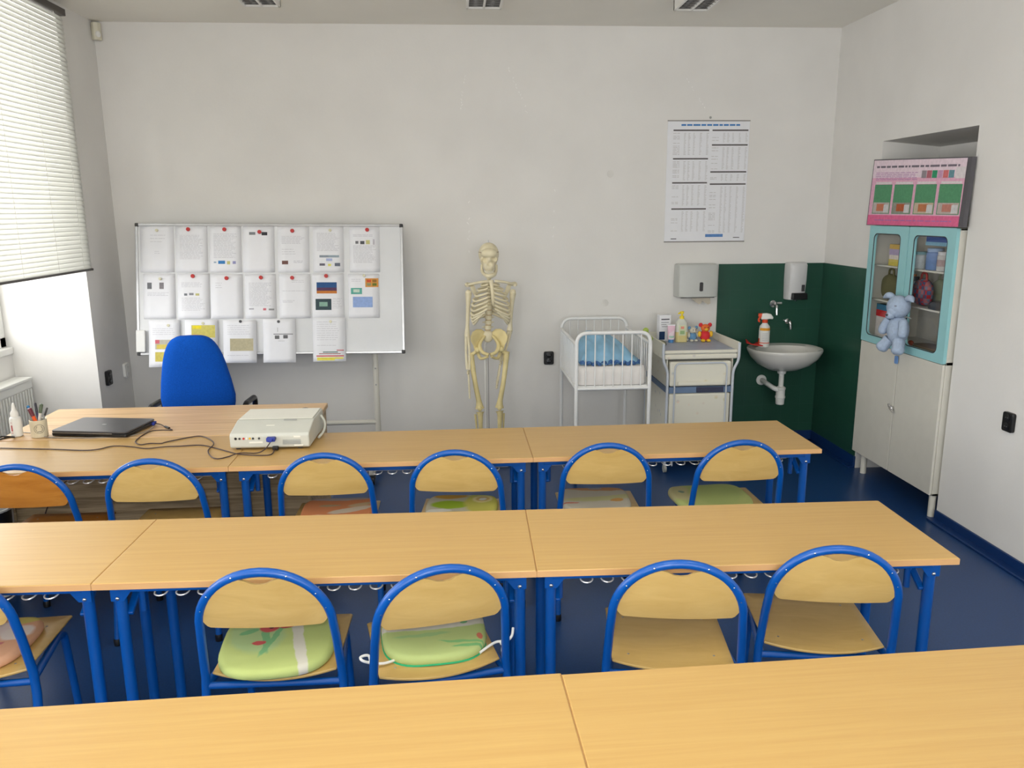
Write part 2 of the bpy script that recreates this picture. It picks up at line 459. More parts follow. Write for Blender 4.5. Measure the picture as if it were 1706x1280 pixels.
# ------------------------------------------------------------------ school tables
def make_table():
    t = thing('school_table', '', 'table', group='beech school tables in rows')
    MB().box(-.649, .649, -.25, .25, .717, .74).obj('tabletop', M_beech, t, smooth=False, bevel=.003)
    e = MB().box(-.649, .649, -.2515, -.2502, .719, .7375); e.box(-.649, .649, .2502, .2515, .719, .7375)
    e.box(-.6505, -.6492, -.25, .25, .719, .7375); e.box(.6492, .6505, -.25, .25, .719, .7375)
    e.obj('edge_band', M_beech_edge, t, smooth=False)
    r = MB()
    for y in (-.19, .19): r.box(-.6, .6, y - .015, y + .015, .687, .717)
    for x in (-.6, .6): r.box(x - .015, x + .015, -.19, .19, .687, .717)
    r.obj('apron_rail', M_blue, t, smooth=False, bevel=.004)
    for sx in (-1, 1):
        for sy in (-1, 1):
            x, y = sx * .602, sy * .182
            lg = MB().tube([(x, y, 0), (x, y, .70)], .0175, 14).obj('leg', M_blue, t)
            MB().lathe([(.0185, 0), (.0195, .004), (.0195, .03), (.018, .034)], 14, (x, y, 0)).obj('foot_cap', M_black, lg)
            poly = [(.02, .658), (.02, .717), (-.062, .717), (-.018, .658)]
            if sx < 0: poly = [(-a, b) for a, b in reversed(poly)]
            yy = y + sy * .019
            g = MB().prism(poly, -.0025, .0025, lambda a, b, c, x=x, yy=yy: (x + a, yy + c, b)).obj('gusset_plate', M_blue, t, smooth=False, bevel=.001)
            MB().ell((x, yy + sy * .003, .667), (.0065, .004, .0065), 10, 6).obj('bolt', M_chrome, g)
            MB().bar((x - sx * .02, y, .605), (x - sx * .02, y - sy * .15, .70), .012, .022, (1, 0, 0)).obj('diagonal_brace', M_blue, t, smooth=False, bevel=.003)
        x = sx * .602
        MB().tube([(x - sx * .035, -.12, .69), (x - sx * .035, -.12, .585)], .011, 10).obj('folding_lever', M_blue, t)
    lp = None
    for k in range(16):
        x = -.488 + k * .065
        if lp is None:
            pts = [(-.019, .14, .655), (-.019, -.165, .668)] + [(-.019 * math.cos(a), -.165 - .02 * math.sin(a), .668 - .004 * math.sin(a)) for a in [PI * q / 8 for q in range(1, 8)]] + [(.019, -.165, .668), (.019, .14, .655)]
            lp = MB().tube(pts, .0026, 6).obj('wire_loop', M_steel, t); o = lp
        else:
            o = lp.copy(); C.objects.link(o); o.parent = t
        o.location = (x, 0, 0)
    MB().tube([(-.55, -.11, .658), (.55, -.11, .658)], .003, 6).tube([(-.55, .12, .655), (.55, .12, .655)], .003, 6).tube([(-.55, -.11, .658), (-.55, -.11, .70)], .003, 6).tube([(.55, -.11, .658), (.55, -.11, .70)], .003, 6).obj('wire_rail', M_steel, t)
    return t
ROWS = {'back': (.00405, .32133, 3.3023), 'middle': (-.02116, .22324, 2.18871), 'near': (.02789, .23792, 1.14316)}
TLAB = {('back', -2): 'school table nearest the radiator, crossed by the long dark cable',
        ('back', -1): 'school table carrying the grey projector, front row before the whiteboard',
        ('back', 0): 'school table in the front row right end, before the cot and changing table',
        ('middle', -2): 'middle row school table cut off by the left picture edge',
        ('middle', -1): 'middle row school table behind the two chairs with green pads',
        ('middle', 0): 'middle row school table at the right end, beside the blue floor aisle',
        ('near', -1): 'closest school table at bottom left of the picture',
        ('near', 0): 'closest school table at bottom right of the picture'}
proto = None
for (row, i), lab in TLAB.items():
    a, x, y = ROWS[row]; d = 1.3 * (i + .5)
    nud = .006 if (row == 'near' and i == -1) else 0
    loc = (x + math.cos(a) * d - math.sin(a) * (.25 + nud), y + math.sin(a) * d + math.cos(a) * (.25 + nud), 0)
    if proto is None:
        proto = make_table(); proto.location = loc; proto.rotation_euler = (0, 0, a); proto['label'] = lab
    else: dup(proto, loc, a, lab)

# ------------------------------------------------------------------ school chairs
def make_chair(ply=None):
    t = thing('school_chair', '', 'chair', group='blue tube school chairs')
    r, zs, rc = .1888, .6316, .2074
    def bp(s, h): return (s, -h * math.sin(rc), zs + h * math.cos(rc))
    path = [(-.21, -.03, .012), (-.203, .034, .38), (-.2, .037, .45)]
    path += [(-.193, .012, .58)] + [bp(r * math.cos(a), r * math.sin(a) * .976) for a in [PI - PI * q / 26 for q in range(27)]] + [(.193, .012, .58)]
    path += [(.2, .037, .45), (.203, .034, .38), (.21, -.03, .012)]
    fr = MB().tube(path, .0132, 12).obj('back_frame', M_blue, t, angle=60)
    for q in (.32, .62, 1.15, PI - 1.15, PI - .62, PI - .32):
        p = bp((r - .003) * math.cos(q), (r - .003) * math.sin(q)); MB().ell((p[0], p[1] - .012, p[2] + .003), (.0032, .0025, .0032), 8, 5).obj('screw', M_chrome, fr)
    # half-moon backrest with a finger notch at the top
    rs, n, k = r - .0085, 30, 6
    def top(s):
        h = math.sqrt(max(rs * rs - s * s, 0)) * .974
        if abs(s) < .046: h = min(h, rs * .974 + .004 - .03 * math.sqrt(max(0, 1 - (s / .046) ** 2)))
        return h
    def bot(s):
        e = abs(s) / rs
        return .002 + .012 * (1 - e * e) * -0.2 + (.03 * ((e - .86) / .14) ** 2 if e > .86 else 0)
    def bk(u, v, off):
        s = -rs * math.cos(PI * u) * .9995
        b0, t0 = bot(s), top(s); t0 = max(t0, b0 + .0005)
        h = b0 + (t0 - b0) * v
        p = bp(s, h)
        bow = -.012 * (1 - (s / rs) ** 2)
        return (p[0], p[1] + bow + off, p[2])
    m = MB().grid(lambda u, v: bk(u, v, -.0045), n, k)
    c0 = len(m.v)
    m.add([bk(i / n, j / k, .0045) for j in range(k + 1) for i in range(n + 1)], [tuple(reversed((j * (n + 1) + i, j * (n + 1) + i + 1, (j + 1) * (n + 1) + i + 1, (j + 1) * (n + 1) + i))) for j in range(k) for i in range(n)])
    for i in range(n):
        m.f.append((i + 1, i, c0 + i, c0 + i + 1)); b0 = k * (n + 1)
        m.f.append((b0 + i, b0 + i + 1, c0 + b0 + i + 1, c0 + b0 + i))
    m.obj('backrest', ply or M_ply, t, angle=50)
    # seat: slightly wider at the front, bowed rear edge
    out = [(.182 * q / 8, .044 - .034 * (1 - (q / 8) ** 2)) for q in range(-8, 9)]
    out += [(.184, .378), (.178, .39), (-.178, .39), (-.184, .378)]
    def sf(a, b, c): return (a, b, .447 + c + .010 * (a / .19) ** 2 - .012 * max(0, (b - .33) / .07) ** 2)
    st = MB().puff(out, [(1, .0015, -.0015), (.985, .004, -.004), (.8, .004, -.004), (.5, .004, -.004), (.2, .004, -.004)], sf).obj('seat', ply or M_ply, t, angle=50)
    for sx in (-1, 1):
        for yy in (.085, .31): MB().ell((sx * .13, yy, .4555), (.004, .004, .002), 8, 5).obj('rivet', M_alu, st)
    for sx in (-1, 1):
        MB().tube(fillet([(sx * .195, .04, .424), (sx * .162, .345, .426), (sx * .176, .37, .012)], .05), .0125, 12).obj('front_leg', M_blue, t, angle=60)
        for p in ((sx * .21, -.03, 0), (sx * .176, .37, 0)): MB().lathe([(.0145, 0), (.016, .004), (.016, .026), (.0145, .03)], 12, p).obj('foot_cap', M_black, t)
    MB().tube([(-.2, .038, .42), (.2, .038, .42)], .011, 10).obj('rear_crossbar', M_blue, t)
    MB().tube([(-.162, .33, .42), (.162, .33, .42)], .0105, 10).obj('front_crossbar', M_blue, t)
    return t
CH = {'A': (-1.484, 2.19, 4), 'B': (-.563, 2.133, -.9), 'C': (-.061, 2.108, 11.8), 'D': (.623, 2.081, -7.4), 'E': (1.117, 2.137, -9.2),
      'F': (-1.765, 3.188, -.5), 'G': (-1.255, 3.211, .2), 'H': (-.561, 3.223, -.1), 'I': (-.014, 3.213, -5.4), 'J': (.634, 3.252, -1.6), 'K': (1.219, 3.239, .2)}
CLAB = {'A': 'blue tube chair cut off at the left edge, bearing the pink floral pad',
        'B': 'blue tube chair bearing the pale green poppy pad, middle row',
        'C': 'blue tube chair turned left, its mint green pad tied on with white laces',
        'D': 'blue tube chair without pad, left one of the two bare plywood seats',
        'E': 'blue tube chair without pad, rightmost of the near chairs beside the aisle',
        'F': 'blue tube chair with darker amber plywood at the far left of the front row',
        'G': 'blue tube chair with pale plywood and no pad, before the teacher desk panel',
        'H': 'blue tube chair bearing the orange and grey pad, in front of the projector',
        'I': 'blue tube chair bearing the lime, white and orange patterned pad',
        'J': 'blue tube chair bearing the white and orange patchwork pad, front row',
        'K': 'blue tube chair bearing the plain sage pad, rightmost of the front row'}
c0 = None
for k, (x, y, a) in CH.items():
    if k == 'F':
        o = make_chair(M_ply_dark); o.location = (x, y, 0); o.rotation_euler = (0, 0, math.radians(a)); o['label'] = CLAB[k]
    elif c0 is None:
        c0 = make_chair(); c0.location = (x, y, 0); c0.rotation_euler = (0, 0, math.radians(a)); c0['label'] = CLAB[k]
    else: dup(c0, (x, y, 0), math.radians(a), CLAB[k])

# seat pads: cloth-covered foam with printed patterns
GRN = rgb(190, 204, 128); LAV = rgb(222, 216, 204)
def pad(ch, label, mt, w0=.15, w1=.185, y0=.09, y1=.44, rot=0, dx=0, dy=0, thick=.02, under=None):
    x, y, a = CH[ch]; a = math.radians(a)
    n = 44; out = []
    for q in range(n):
        th = 2 * PI * q / n; c_, s_ = math.cos(th), math.sin(th)
        e = .62
        px = math.copysign(abs(c_) ** e, c_); py = math.copysign(abs(s_) ** e, s_)
        yy = (y0 + y1) / 2 + py * (y1 - y0) / 2
        hw = w0 + (w1 - w0) * (yy - y0) / (y1 - y0)
        out.append((px * hw, yy - (y0 + y1) / 2))
    lx, ly = dx, (y0 + y1) / 2 + dy
    o = MB().puff(out, [(1, .25 * thick, -.25 * thick), (.975, .8 * thick, -.5 * thick), (.9, thick, -.5 * thick), (.6, thick, -.5 * thick), (.2, thick, -.5 * thick)],
                  lambda p, q, r: (p, q, r + .009 * (p / .19) ** 2 - .024 * max(0, (q - .13) / .07) ** 2)).obj('seat_pad', mt, None, angle=70)
    o.location = (x + math.cos(a) * lx - math.sin(a) * ly, y + math.sin(a) * lx + math.cos(a) * ly, .4525 + .5 * thick)
    o.rotation_euler = (0, 0, a + math.radians(rot))
    if under:
        MB().puff([(p * 1.012, q * 1.012) for p, q in out], [(1, -.2 * thick, -.45 * thick), (.9, -.2 * thick, -.49 * thick)]).obj('underside_edge', under, o)
    return tag(o, label, 'seat pad', 'cloth seat pads on the school chairs')
POP = rgb(206, 92, 92); LEAF = rgb(128, 184, 130); BAND = rgb(214, 210, 196)
pad('B', 'pale green seat pad printed with red poppies and a grey-white band', printed('poppy_cloth', GRN, [
    (-.07, .03, .085, .11, .2, rgb(176, 200, 142)), (-.05, .05, .012, .13, .15, LEAF), (-.02, .0, .01, .1, -.3, LEAF), (-.1, .05, .03, .012, .4, LEAF),
    (.065, -.03, .017, .3, .18, BAND), (-.04, .072, .032, .03, .1, POP), (-.035, .076, .009, .009, 0, rgb(96, 60, 70)), (.018, .085, .028, .021, .3, POP), (-.06, -.02, .02, .012, .1, POP)]),
    .172, .178, .0, .37, rot=5, dx=-.016)
pc = pad('C', 'mint green seat pad with grey-white band, emerald edge and white laces', printed('mint_cloth', rgb(188, 204, 134), [
    (0, .02, .5, .02, 0, BAND), (-.04, -.03, .09, .010, .05, rgb(164, 196, 134)), (.09, -.09, .08, .007, -.25, rgb(140, 196, 128)), (.1, -.115, .05, .007, -.1, rgb(130, 190, 124)),
    (.1, .025, .012, .007, 0, LEAF), (.14, -.07, .008, .02, 0, rgb(214, 124, 100))]), .158, .172, .065, .385, rot=-6, dx=.014, under=mat('emerald_edge', rgb(52, 186, 130), .8))
for sx, pts in ((-1, [(-.13, -.125, 0), (-.16, -.145, .006), (-.19, -.15, .012), (-.222, -.16, .03), (-.228, -.145, .034), (-.205, -.135, .03), (-.2, -.15, .008)]),
                (1, [(.13, -.13, 0), (.165, -.11, .01), (.19, -.1, .014), (.215, -.115, .022), (.232, -.12, .04), (.24, -.1, .056)])):
    MB().tube(smoothpath(pts, 5), .0042, 7).obj('lace', mat('white_cotton_lace', rgb(240, 240, 238), .8), pc)
MB().ell((.206, -.118, .02), (.012, .008, .011), 10, 7).tube(smoothpath([(.206, -.118, .02), (.2, -.13, .0), (.205, -.135, -.01)], 4), .004, 6).obj('bow', MATS['white_cotton_lace'], pc)
pad('A', 'pink and peach seat pad with large white petals', printed('petal_cloth', rgb(222, 170, 136), [
    (.02, .06, .06, .05, .3, rgb(226, 208, 204)), (.1, .03, .05, .045, -.4, rgb(228, 216, 208)), (.1, .12, .045, .028, .2, rgb(210, 196, 110)), (-.06, .12, .09, .04, .2, rgb(226, 206, 200)),
    (-.05, -.07, .13, .05, .1, rgb(220, 156, 118)), (.06, -.04, .03, .012, .5, rgb(200, 120, 120))]), .15, .165, .04, .35, dx=-.02)
pad('H', 'orange seat pad with grey and cream cloud print', printed('orange_cloud_cloth', rgb(214, 138, 92), [
    (0, .15, .25, .035, 0, rgb(188, 178, 176)), (.06, -.01, .1, .03, .3, rgb(206, 190, 168)), (-.04, .05, .05, .012, .1, rgb(178, 158, 120)), (.1, .05, .06, .02, .2, rgb(200, 170, 130)), (.02, -.1, .12, .03, -.2, rgb(222, 196, 166))]),
    .155, .17, .03, .375, dx=.01)
pad('I', 'lime green, white and orange patchwork flower seat pad', printed('lime_flower_cloth', rgb(202, 196, 172), [
    (-.06, .13, .08, .035, .2, rgb(206, 160, 60)), (-.05, .02, .09, .05, .1, rgb(160, 190, 48)), (.1, .06, .09, .15, 0, rgb(206, 200, 96)), (.09, .09, .045, .045, 0, rgb(228, 214, 150)), (.09, .09, .03, .03, 0, rgb(210, 180, 110)), (.09, .09, .018, .018, 0, rgb(222, 220, 210)),
    (-.1, -.06, .06, .02, .2, rgb(226, 224, 212)), (-.02, -.1, .05, .04, 0, rgb(190, 196, 70))]), .155, .17, .03, .375)
pad('J', 'cream seat pad with orange and grey patches', printed('orange_patch_cloth', rgb(206, 198, 180), [
    (-.02, .15, .3, .04, -.15, rgb(206, 150, 100)), (.02, .14, .035, .018, -.1, rgb(172, 164, 160)), (.05, .0, .2, .03, .1, rgb(206, 202, 150)), (.1, -.03, .03, .02, .1, rgb(216, 164, 96)), (-.12, -.06, .04, .008, 0, rgb(200, 120, 100))]),
    .155, .17, .04, .375, dx=-.015)
pad('K', 'plain sage green seat pad pushed to the left of its chair', printed('sage_cloth', rgb(186, 196, 124), [
    (-.13, .05, .07, .1, 0, rgb(196, 188, 140)), (-.12, .06, .012, .014, 0, rgb(130, 150, 130)), (.03, .02, .12, .14, 0, rgb(178, 192, 120))]), .175, .185, .04, .38, dx=-.05, rot=3)

# ------------------------------------------------------------------ teacher's corner
t = thing('teacher_desk', 'wide pale grained desk with panelled front, under the laptop by the radiator', 'desk', (-1.47, 4.12, 0))
MB().box(-.735, .735, -.315, .315, .715, .74).obj('desktop', M_desk, t, smooth=False, bevel=.004)
for sx in (-1, 1): MB().box(sx * .715 - .01, sx * .715 + .01, -.28, .30, 0, .715).obj('side_panel', M_desk_panel, t, smooth=False, bevel=.002)
MB().box(-.705, .705, -.275, -.257, .04, .715).obj('front_panel', M_desk_panel, t, smooth=False, bevel=.002)

t = thing('office_chair', 'blue upholstered swivel office chair with black arms behind the teacher desk', 'office chair', (-1.615, 4.93, 0), math.radians(4))
M_up = mat('blue_upholstery', rgb(18, 84, 186), .95, spec=.1, var=.12, vscale=160, bmp=.25, bscale=220)
zc = .78; out = []
for q in range(40):
    th = 2 * PI * q / 40; c_, s_ = math.cos(th), math.sin(th)
    px = math.copysign(abs(c_) ** .5, c_); py = math.copysign(abs(s_) ** .55, s_)
    wd = .205 - .055 * py if py > -.3 else .2215
    out.append((px * wd, py * .29))
MB().puff(out, [(1, -.02, .02), (.985, -.034, .03), (.93, -.045, .04), (.7, -.052, .045), (.35, -.05, .045)], lambda a, b, c: (a, c - .05 * (b / .29) * .6 - .035 * (a / .23) ** 2 * -1, zc + b)).obj('backrest', M_up, t, angle=60)
MB().puff([(a * .97, b * .97) for a, b in out], [(1, .02, .036), (.9, .03, .05)], lambda a, b, c: (a, c - .03 * (b / .29), zc + b)).obj('back_shell', M_black, t)
MB().puff(rrect(.48, .46, .12, 6, 0, .26), [(1, .02, -.02), (.97, .036, -.03), (.8, .045, -.035), (.4, .04, -.035)], lambda a, b, c: (a, b, .47 + c)).obj('seat', M_up, t, angle=60)
MB().bar((0, .05, .44), (0, .03, .62), .07, .012, (0, 1, 0)).obj('back_stem', M_black, t)
for sx in (-1, 1):
    MB().tube(fillet([(sx * .2, .3, .44), (sx * .285, .3, .45), (sx * .29, .32, .60), (sx * .285, .02, .622), (sx * .275, -.01, .57)], .06), [.016] * 21 + [.02] * 5 if False else .018, 10).obj('armrest', M_black, t)
MB().lathe([(.03, .12), (.03, .3), (.02, .3), (.02, .44)], 14, (0, .24, 0)).obj('gas_column', M_black, t)
for q in range(5):
    a = 2 * PI * q / 5 + .3; p = (.25 * math.cos(a), .24 + .25 * math.sin(a))
    lg = MB().tube([(0, .24, .12), (p[0], p[1], .075)], [.026, .016], 8).obj('base_arm', M_black, t)
    MB().lathe([(.01, -.022), (.028, -.02), (.028, .02), (.01, .022)], 14, (p[0], p[1], .029), axis='X').obj('castor', M_black, lg)

t = thing('laptop', 'closed dark grey laptop lying on the teacher desk', 'laptop', (-1.755, 3.95, .7405), math.radians(-10))
MB().prism(rrect(.39, .262, .018), .004, .02).obj('base', M_black, t, bevel=.003)
lid = MB().prism(rrect(.388, .26, .018), .0225, .031).obj('lid', mat('graphite_laptop_lid', rgb(78, 78, 82), .3, .3, var=.05), t, bevel=.002)
MB().prism(rrect(.022, .014, .006), .0311, .0315).obj('logo', M_alu, lid, smooth=False)
MB().box(-.185, .12, -.1315, -.128, .0195, .0222).obj('front_trim', M_alu, t, smooth=False)
for x in (-.15, .15):
    for y in (-.1, .1): MB().lathe([(.008, 0), (.008, .004)], 10, (x, y, 0)).obj('rubber_foot', M_black, t)

t = thing('projector', 'light grey video projector with its cable side towards the chairs', 'projector', (-.85, 3.70, .7405), math.radians(-1.5))
M_pr = mat('projector_grey', rgb(196, 197, 188), .5, var=.02); M_prw = mat('projector_white', rgb(226, 225, 214), .5, var=.02)
prof = [(-.172, .014), (-.16, .008), (.165, .008), (.175, .02), (.175, .1), (.165, .108), (-.04, .108), (-.165, .078), (-.175, .068)]
MB().prism(prof, -.178, .178, lambda a, b, c: (c, a, b)).obj('housing', M_pr, t, smooth=False, bevel=.006)
MB().prism([(-.033, .109), (.16, .109), (.16, .112), (-.033, .112)], -.17, .17, lambda a, b, c: (c, a, b)).obj('top_panel', M_prw, t, smooth=False, bevel=.002)
MB().prism([(-.055, .106), (-.05, .1068), (-.04, .1095), (-.045, .109)], .04, .1, lambda a, b, c: (c, a, b)).obj('button_strip', M_grey, t, smooth=False)
MB().add([(-.03, -.1, .0942), (.008, -.1, .0942), (.008, -.091, .0964), (-.03, -.091, .0964)], [(0, 1, 2, 3)]).obj('logo', M_prw, t, smooth=False)
for k, x in enumerate((-.15, -.132, -.114, -.1, -.086, -.072, -.045, .018)):
    MB().lathe([(.0055 if k else .007, 0), (.0045, -.004)], 10, (x, -.1735, .056), axis='Y').obj('socket', (M_black, M_dark, M_red, M_prw, mat('yellow_plastic', rgb(224, 180, 50), .5), M_dark, M_dark, M_black)[k], t)
MB().box(.005, .032, -.177, -.173, .051, .061).obj('serial_port', M_dark, t, smooth=False, bevel=.002)
for k in range(6): MB().box(.06, .14, -.1762, -.1735, .026 + k * .004, .028 + k * .004).obj('vent_slot', M_grey, t, smooth=False)
for k, (x0, x1, z) in enumerate(((-.09, -.03, .034), (.11, .14, .058), (.11, .15, .018))): MB().box(x0, x1, -.1755, -.173, z, z + .007).obj('sticker', M_prw, t, smooth=False)
MB().lathe([(.012, 0), (.012, .01)], 10, (-.15, -.14, 0)).lathe([(.012, 0), (.012, .01)], 10, (.13, -.14, 0)).lathe([(.012, 0), (.012, .01)], 10, (0, .14, 0)).obj('adjuster_foot', M_dark, t)
MB().lathe([(.05, 0), (.05, .016), (.04, .018), (.036, .008)], 24, (.09, .172, .058), axis='Y').obj('lens_ring', M_dark, t)
MB().tube(smoothpath([(.18, .1, .09), (.2, .09, .06), (.205, .04, .03), (.19, -.02, .012)], 5), .006, 8).obj('carry_strap', M_pr, t)

# cables on the table tops
CA = [(-2.189, 3.676, .7435), (-2.105, 3.668, .7435), (-1.975, 3.646, .7435), (-1.846, 3.625, .7435), (-1.702, 3.595, .7435), (-1.641, 3.606, .7435), (-1.594, 3.652, .7435), (-1.505, 3.633, .7435), (-1.425, 3.597, .7435), (-1.350, 3.618, .7435), (-1.283, 3.621, .7435), (-1.193, 3.627, .7435), (-1.120, 3.581, .7435), (-1.039, 3.513, .7435), (-.973, 3.465, .7435), (-.868, 3.437, .7435), (-.832, 3.451, .7435), (-.827, 3.49, .749), (-.826, 3.515, .752)]
CB = [(-1.535, 4.02, .752), (-1.50, 4.0, .750), (-1.458, 3.958, .7435), (-1.416, 3.911, .7435), (-1.471, 3.917, .7435), (-1.517, 3.897, .7435), (-1.528, 3.801, .7435), (-1.518, 3.713, .7435), (-1.477, 3.664, .7435), (-1.439, 3.680, .7435), (-1.387, 3.675, .7435), (-1.370, 3.698, .7435), (-1.289, 3.767, .7435), (-1.240, 3.783, .7435), (-1.181, 3.726, .7435), (-1.134, 3.631, .7465), (-1.132, 3.539, .7435), (-1.096, 3.450, .7435), (-1.054, 3.405, .7435), (-1.014, 3.433, .7435), (-.974, 3.462, .7495), (-.905, 3.475, .7435), (-.87, 3.478, .756), (-.846, 3.484, .782), (-.842, 3.5, .796)]
CC = [(-1.529, 3.977, .748), (-1.535, 3.9, .7435), (-1.6, 3.812, .7435), (-1.706, 3.81, .7435), (-1.764, 3.805, .7435), (-1.868, 3.817, .7435), (-1.98, 3.84, .7435), (-2.085, 3.92, .7435), (-2.159, 3.950, .7435), (-2.19, 4.004, .7435)]
M_cab = mat('brown_black_cable', rgb(58, 40, 38), .5); M_cabg = mat('grey_cable', rgb(150, 144, 136), .5); M_plug = mat('blue_connector', rgb(34, 54, 150), .45)
c = MB().tube(smoothpath(CA), .0026, 7).obj('power_cable', M_cab)
tag(c, 'long dark power cable running left to right across the front row tables to the projector', 'cable')
MB().box(-.84, -.813, 3.505, 3.522, .744, .762).obj('power_plug', M_black, c, smooth=False, bevel=.003)
c = MB().tube(smoothpath(CB), .0026, 7).obj('video_cable', M_cab)
tag(c, 'looping dark video cable with blue connectors from laptop to projector', 'cable')
MB().box(-.861, -.823, 3.492, 3.522, .788, .806).box(-.852, -.832, 3.478, 3.492, .79, .804).obj('video_connector', M_plug, c, smooth=False, bevel=.003)
MB().box(-1.565, -1.535, 4.005, 4.04, .745, .76).obj('video_connector', M_plug, c, smooth=False, bevel=.003)
MB().tube([(-1.47, 3.972, .746), (-1.44, 3.94, .746)], .006, 8).obj('ferrite_bead', M_black, c)
c = MB().tube(smoothpath(CC), .0024, 7).obj('charger_cable', M_cabg)
tag(c, 'thin grey cable lying along the front of the laptop', 'cable')
c = MB().tube(smoothpath([(-2.19, 3.70, .7445), (-2.175, 3.74, .76), (-2.16, 3.79, .765), (-2.13, 3.83, .75), (-2.155, 3.86, .7445), (-2.185, 3.82, .7445), (-2.195, 3.75, .7445)]), .004, 8).obj('audio_cable', M_black)
tag(c, 'short black cable loop at the left edge beside the white bottle', 'cable')
c = MB().tube(smoothpath([(-1.78, 3.833, .70), (-1.80, 3.832, .62), (-1.87, 3.831, .56), (-1.98, 3.832, .45), (-2.05, 3.833, .3), (-2.07, 3.83, .01)]), .0026, 7).obj('hanging_cable', M_cab)
tag(c, 'thin dark cable hanging down in front of the teacher desk panel', 'cable')

t = thing('waste_bin', 'white bin with black side just showing at the left edge under the front row', 'bin', (-2.23, 3.72, 0))
MB().lathe([(.07, .0), (.075, .004), (.1, .425), (.104, .43), (.104, .437), (.096, .437), (.09, .42), (.066, .01)], 24, cap=False).lathe([(.0, .002), (.07, .0)], 24, cap=False).obj('body', M_white_matte, t)
m = MB().grid(lambda u, v: ((.0765 + .0245 * v) * math.cos(-.9 + 1.0 * u), (.0765 + .0245 * v) * math.sin(-.9 + 1.0 * u), .02 + .41 * v), 8, 4).obj('black_side', M_black, t)

# pen mug with pens, white bottle
t = thing('pen_mug', 'cream mug with round printed badge holding pens, left of the laptop', 'mug', (-2.026, 3.868, .7405))
M_mug = mat('cream_ceramic', rgb(216, 206, 180), .3, var=.04)
MB().lathe([(.034, 0), (.037, .003), (.038, .085), (.0365, .086), (.034, .084), (.033, .01), (.0, .008)], 28, cap=False).add([], []).obj('body', M_mug, t)
MB().lathe([(.0, .001), (.034, 0)], 28, cap=False).obj('mug_base', M_mug, t)
b_ = MB()
for k in range(24):
    a0 = 2 * PI * k / 24; a1 = 2 * PI * (k + 1) / 24
    q = []
    for rr, aa in ((.021, a0), (.021, a1), (.0225, a1), (.0225, a0)):
        x = rr * math.cos(aa); th = x / .038 - PI / 2 + .5; q.append((.0386 * math.cos(th), .0386 * math.sin(th), .045 + rr * math.sin(aa)))
    b_.add(q, [(0, 1, 2, 3)])
for z, hw in ((.055, .012), (.049, .014), (.042, .016), (.036, .014), (.03, .01)):
    q = []
    for x, dz in ((-hw, 0), (hw, 0), (hw, .0028), (-hw, .0028)):
        th = x / .038 - PI / 2 + .5; q.append((.0386 * math.cos(th), .0386 * math.sin(th), z + dz))
    b_.add(q, [(0, 1, 2, 3)])
b_.obj('printed_badge', M_dark, t, smooth=False)
def pen(label, base, tip, r, col, capcol):
    o = MB().tube([base, tip], r, 8).obj('pen', mat('pen_%s' % col[0], rgb(*col[1]), .4))
    a = Vector(base); b = Vector(tip); d = (b - a)
    MB().tube([a + d * .72, a + d * 1.0, a + d * 1.02], [r * 1.2, r * 1.2, r * .7], 8).obj('pen_cap', mat('pen_%s' % capcol[0], rgb(*capcol[1]), .4), o)
    tag(o, label, 'pen', 'pens in the mug')
mx, my, mz = -2.026, 3.868, .7505
pen('thick orange highlighter leaning left in the pen mug', (mx + .015, my - .008, mz), (mx - .02, my - .022, mz + .135), .008, ('orange', (240, 92, 26)), ('plum', (110, 44, 58)))
pen('blue pen leaning farthest left in the mug', (mx + .01, my + .012, mz), (mx - .042, my + .008, mz + .14), .0055, ('azure', (40, 120, 176)), ('azure', (40, 120, 176)))
pen('dark pen standing in the middle of the mug', (mx, my + .012, mz), (mx - .012, my + .02, mz + .15), .0045, ('navy', (60, 54, 96)), ('ink', (40, 36, 48)))
pen('white marker leaning right in the mug', (mx - .012, my - .0, mz), (mx + .02, my + .012, mz + .146), .007, ('chalk', (222, 220, 214)), ('moss', (96, 110, 90)))
pen('grey pen leaning farthest right in the mug', (mx - .01, my + .012, mz), (mx + .04, my + .02, mz + .125), .004, ('silver', (150, 152, 150)), ('jet', (60, 60, 62)))
t = thing('spray_bottle', 'white squeeze bottle with pointed nozzle, left of the pen mug', 'bottle', (-2.14, 3.885, .7405), .2)
MB().lathe([(.022, 0), (.026, .004), (.026, .085), (.023, .095), (.016, .1)], 22).obj('body', M_white_matte, t)
MB().lathe([(.018, .099), (.018, .118), (.01, .13), (.006, .16), (.004, .165)], 18).obj('nozzle_cap', M_white, t)
b_ = MB()
for z, h_, hw in ((.03, .03, .35), (.066, .003, .5), (.072, .002, .4), (.02, .004, .4)):
    b_.add([(.0264 * math.cos(th), .0264 * math.sin(th), zz) for th, zz in ((-PI / 2 - .3 - hw, z), (-PI / 2 - .3, z), (-PI / 2 - .3, z + h_), (-PI / 2 - .3 - hw, z + h_))], [(0, 1, 2, 3)])
b_.obj('printed_label', mat('faded_red_print', rgb(196, 110, 112), .7), t, smooth=False)

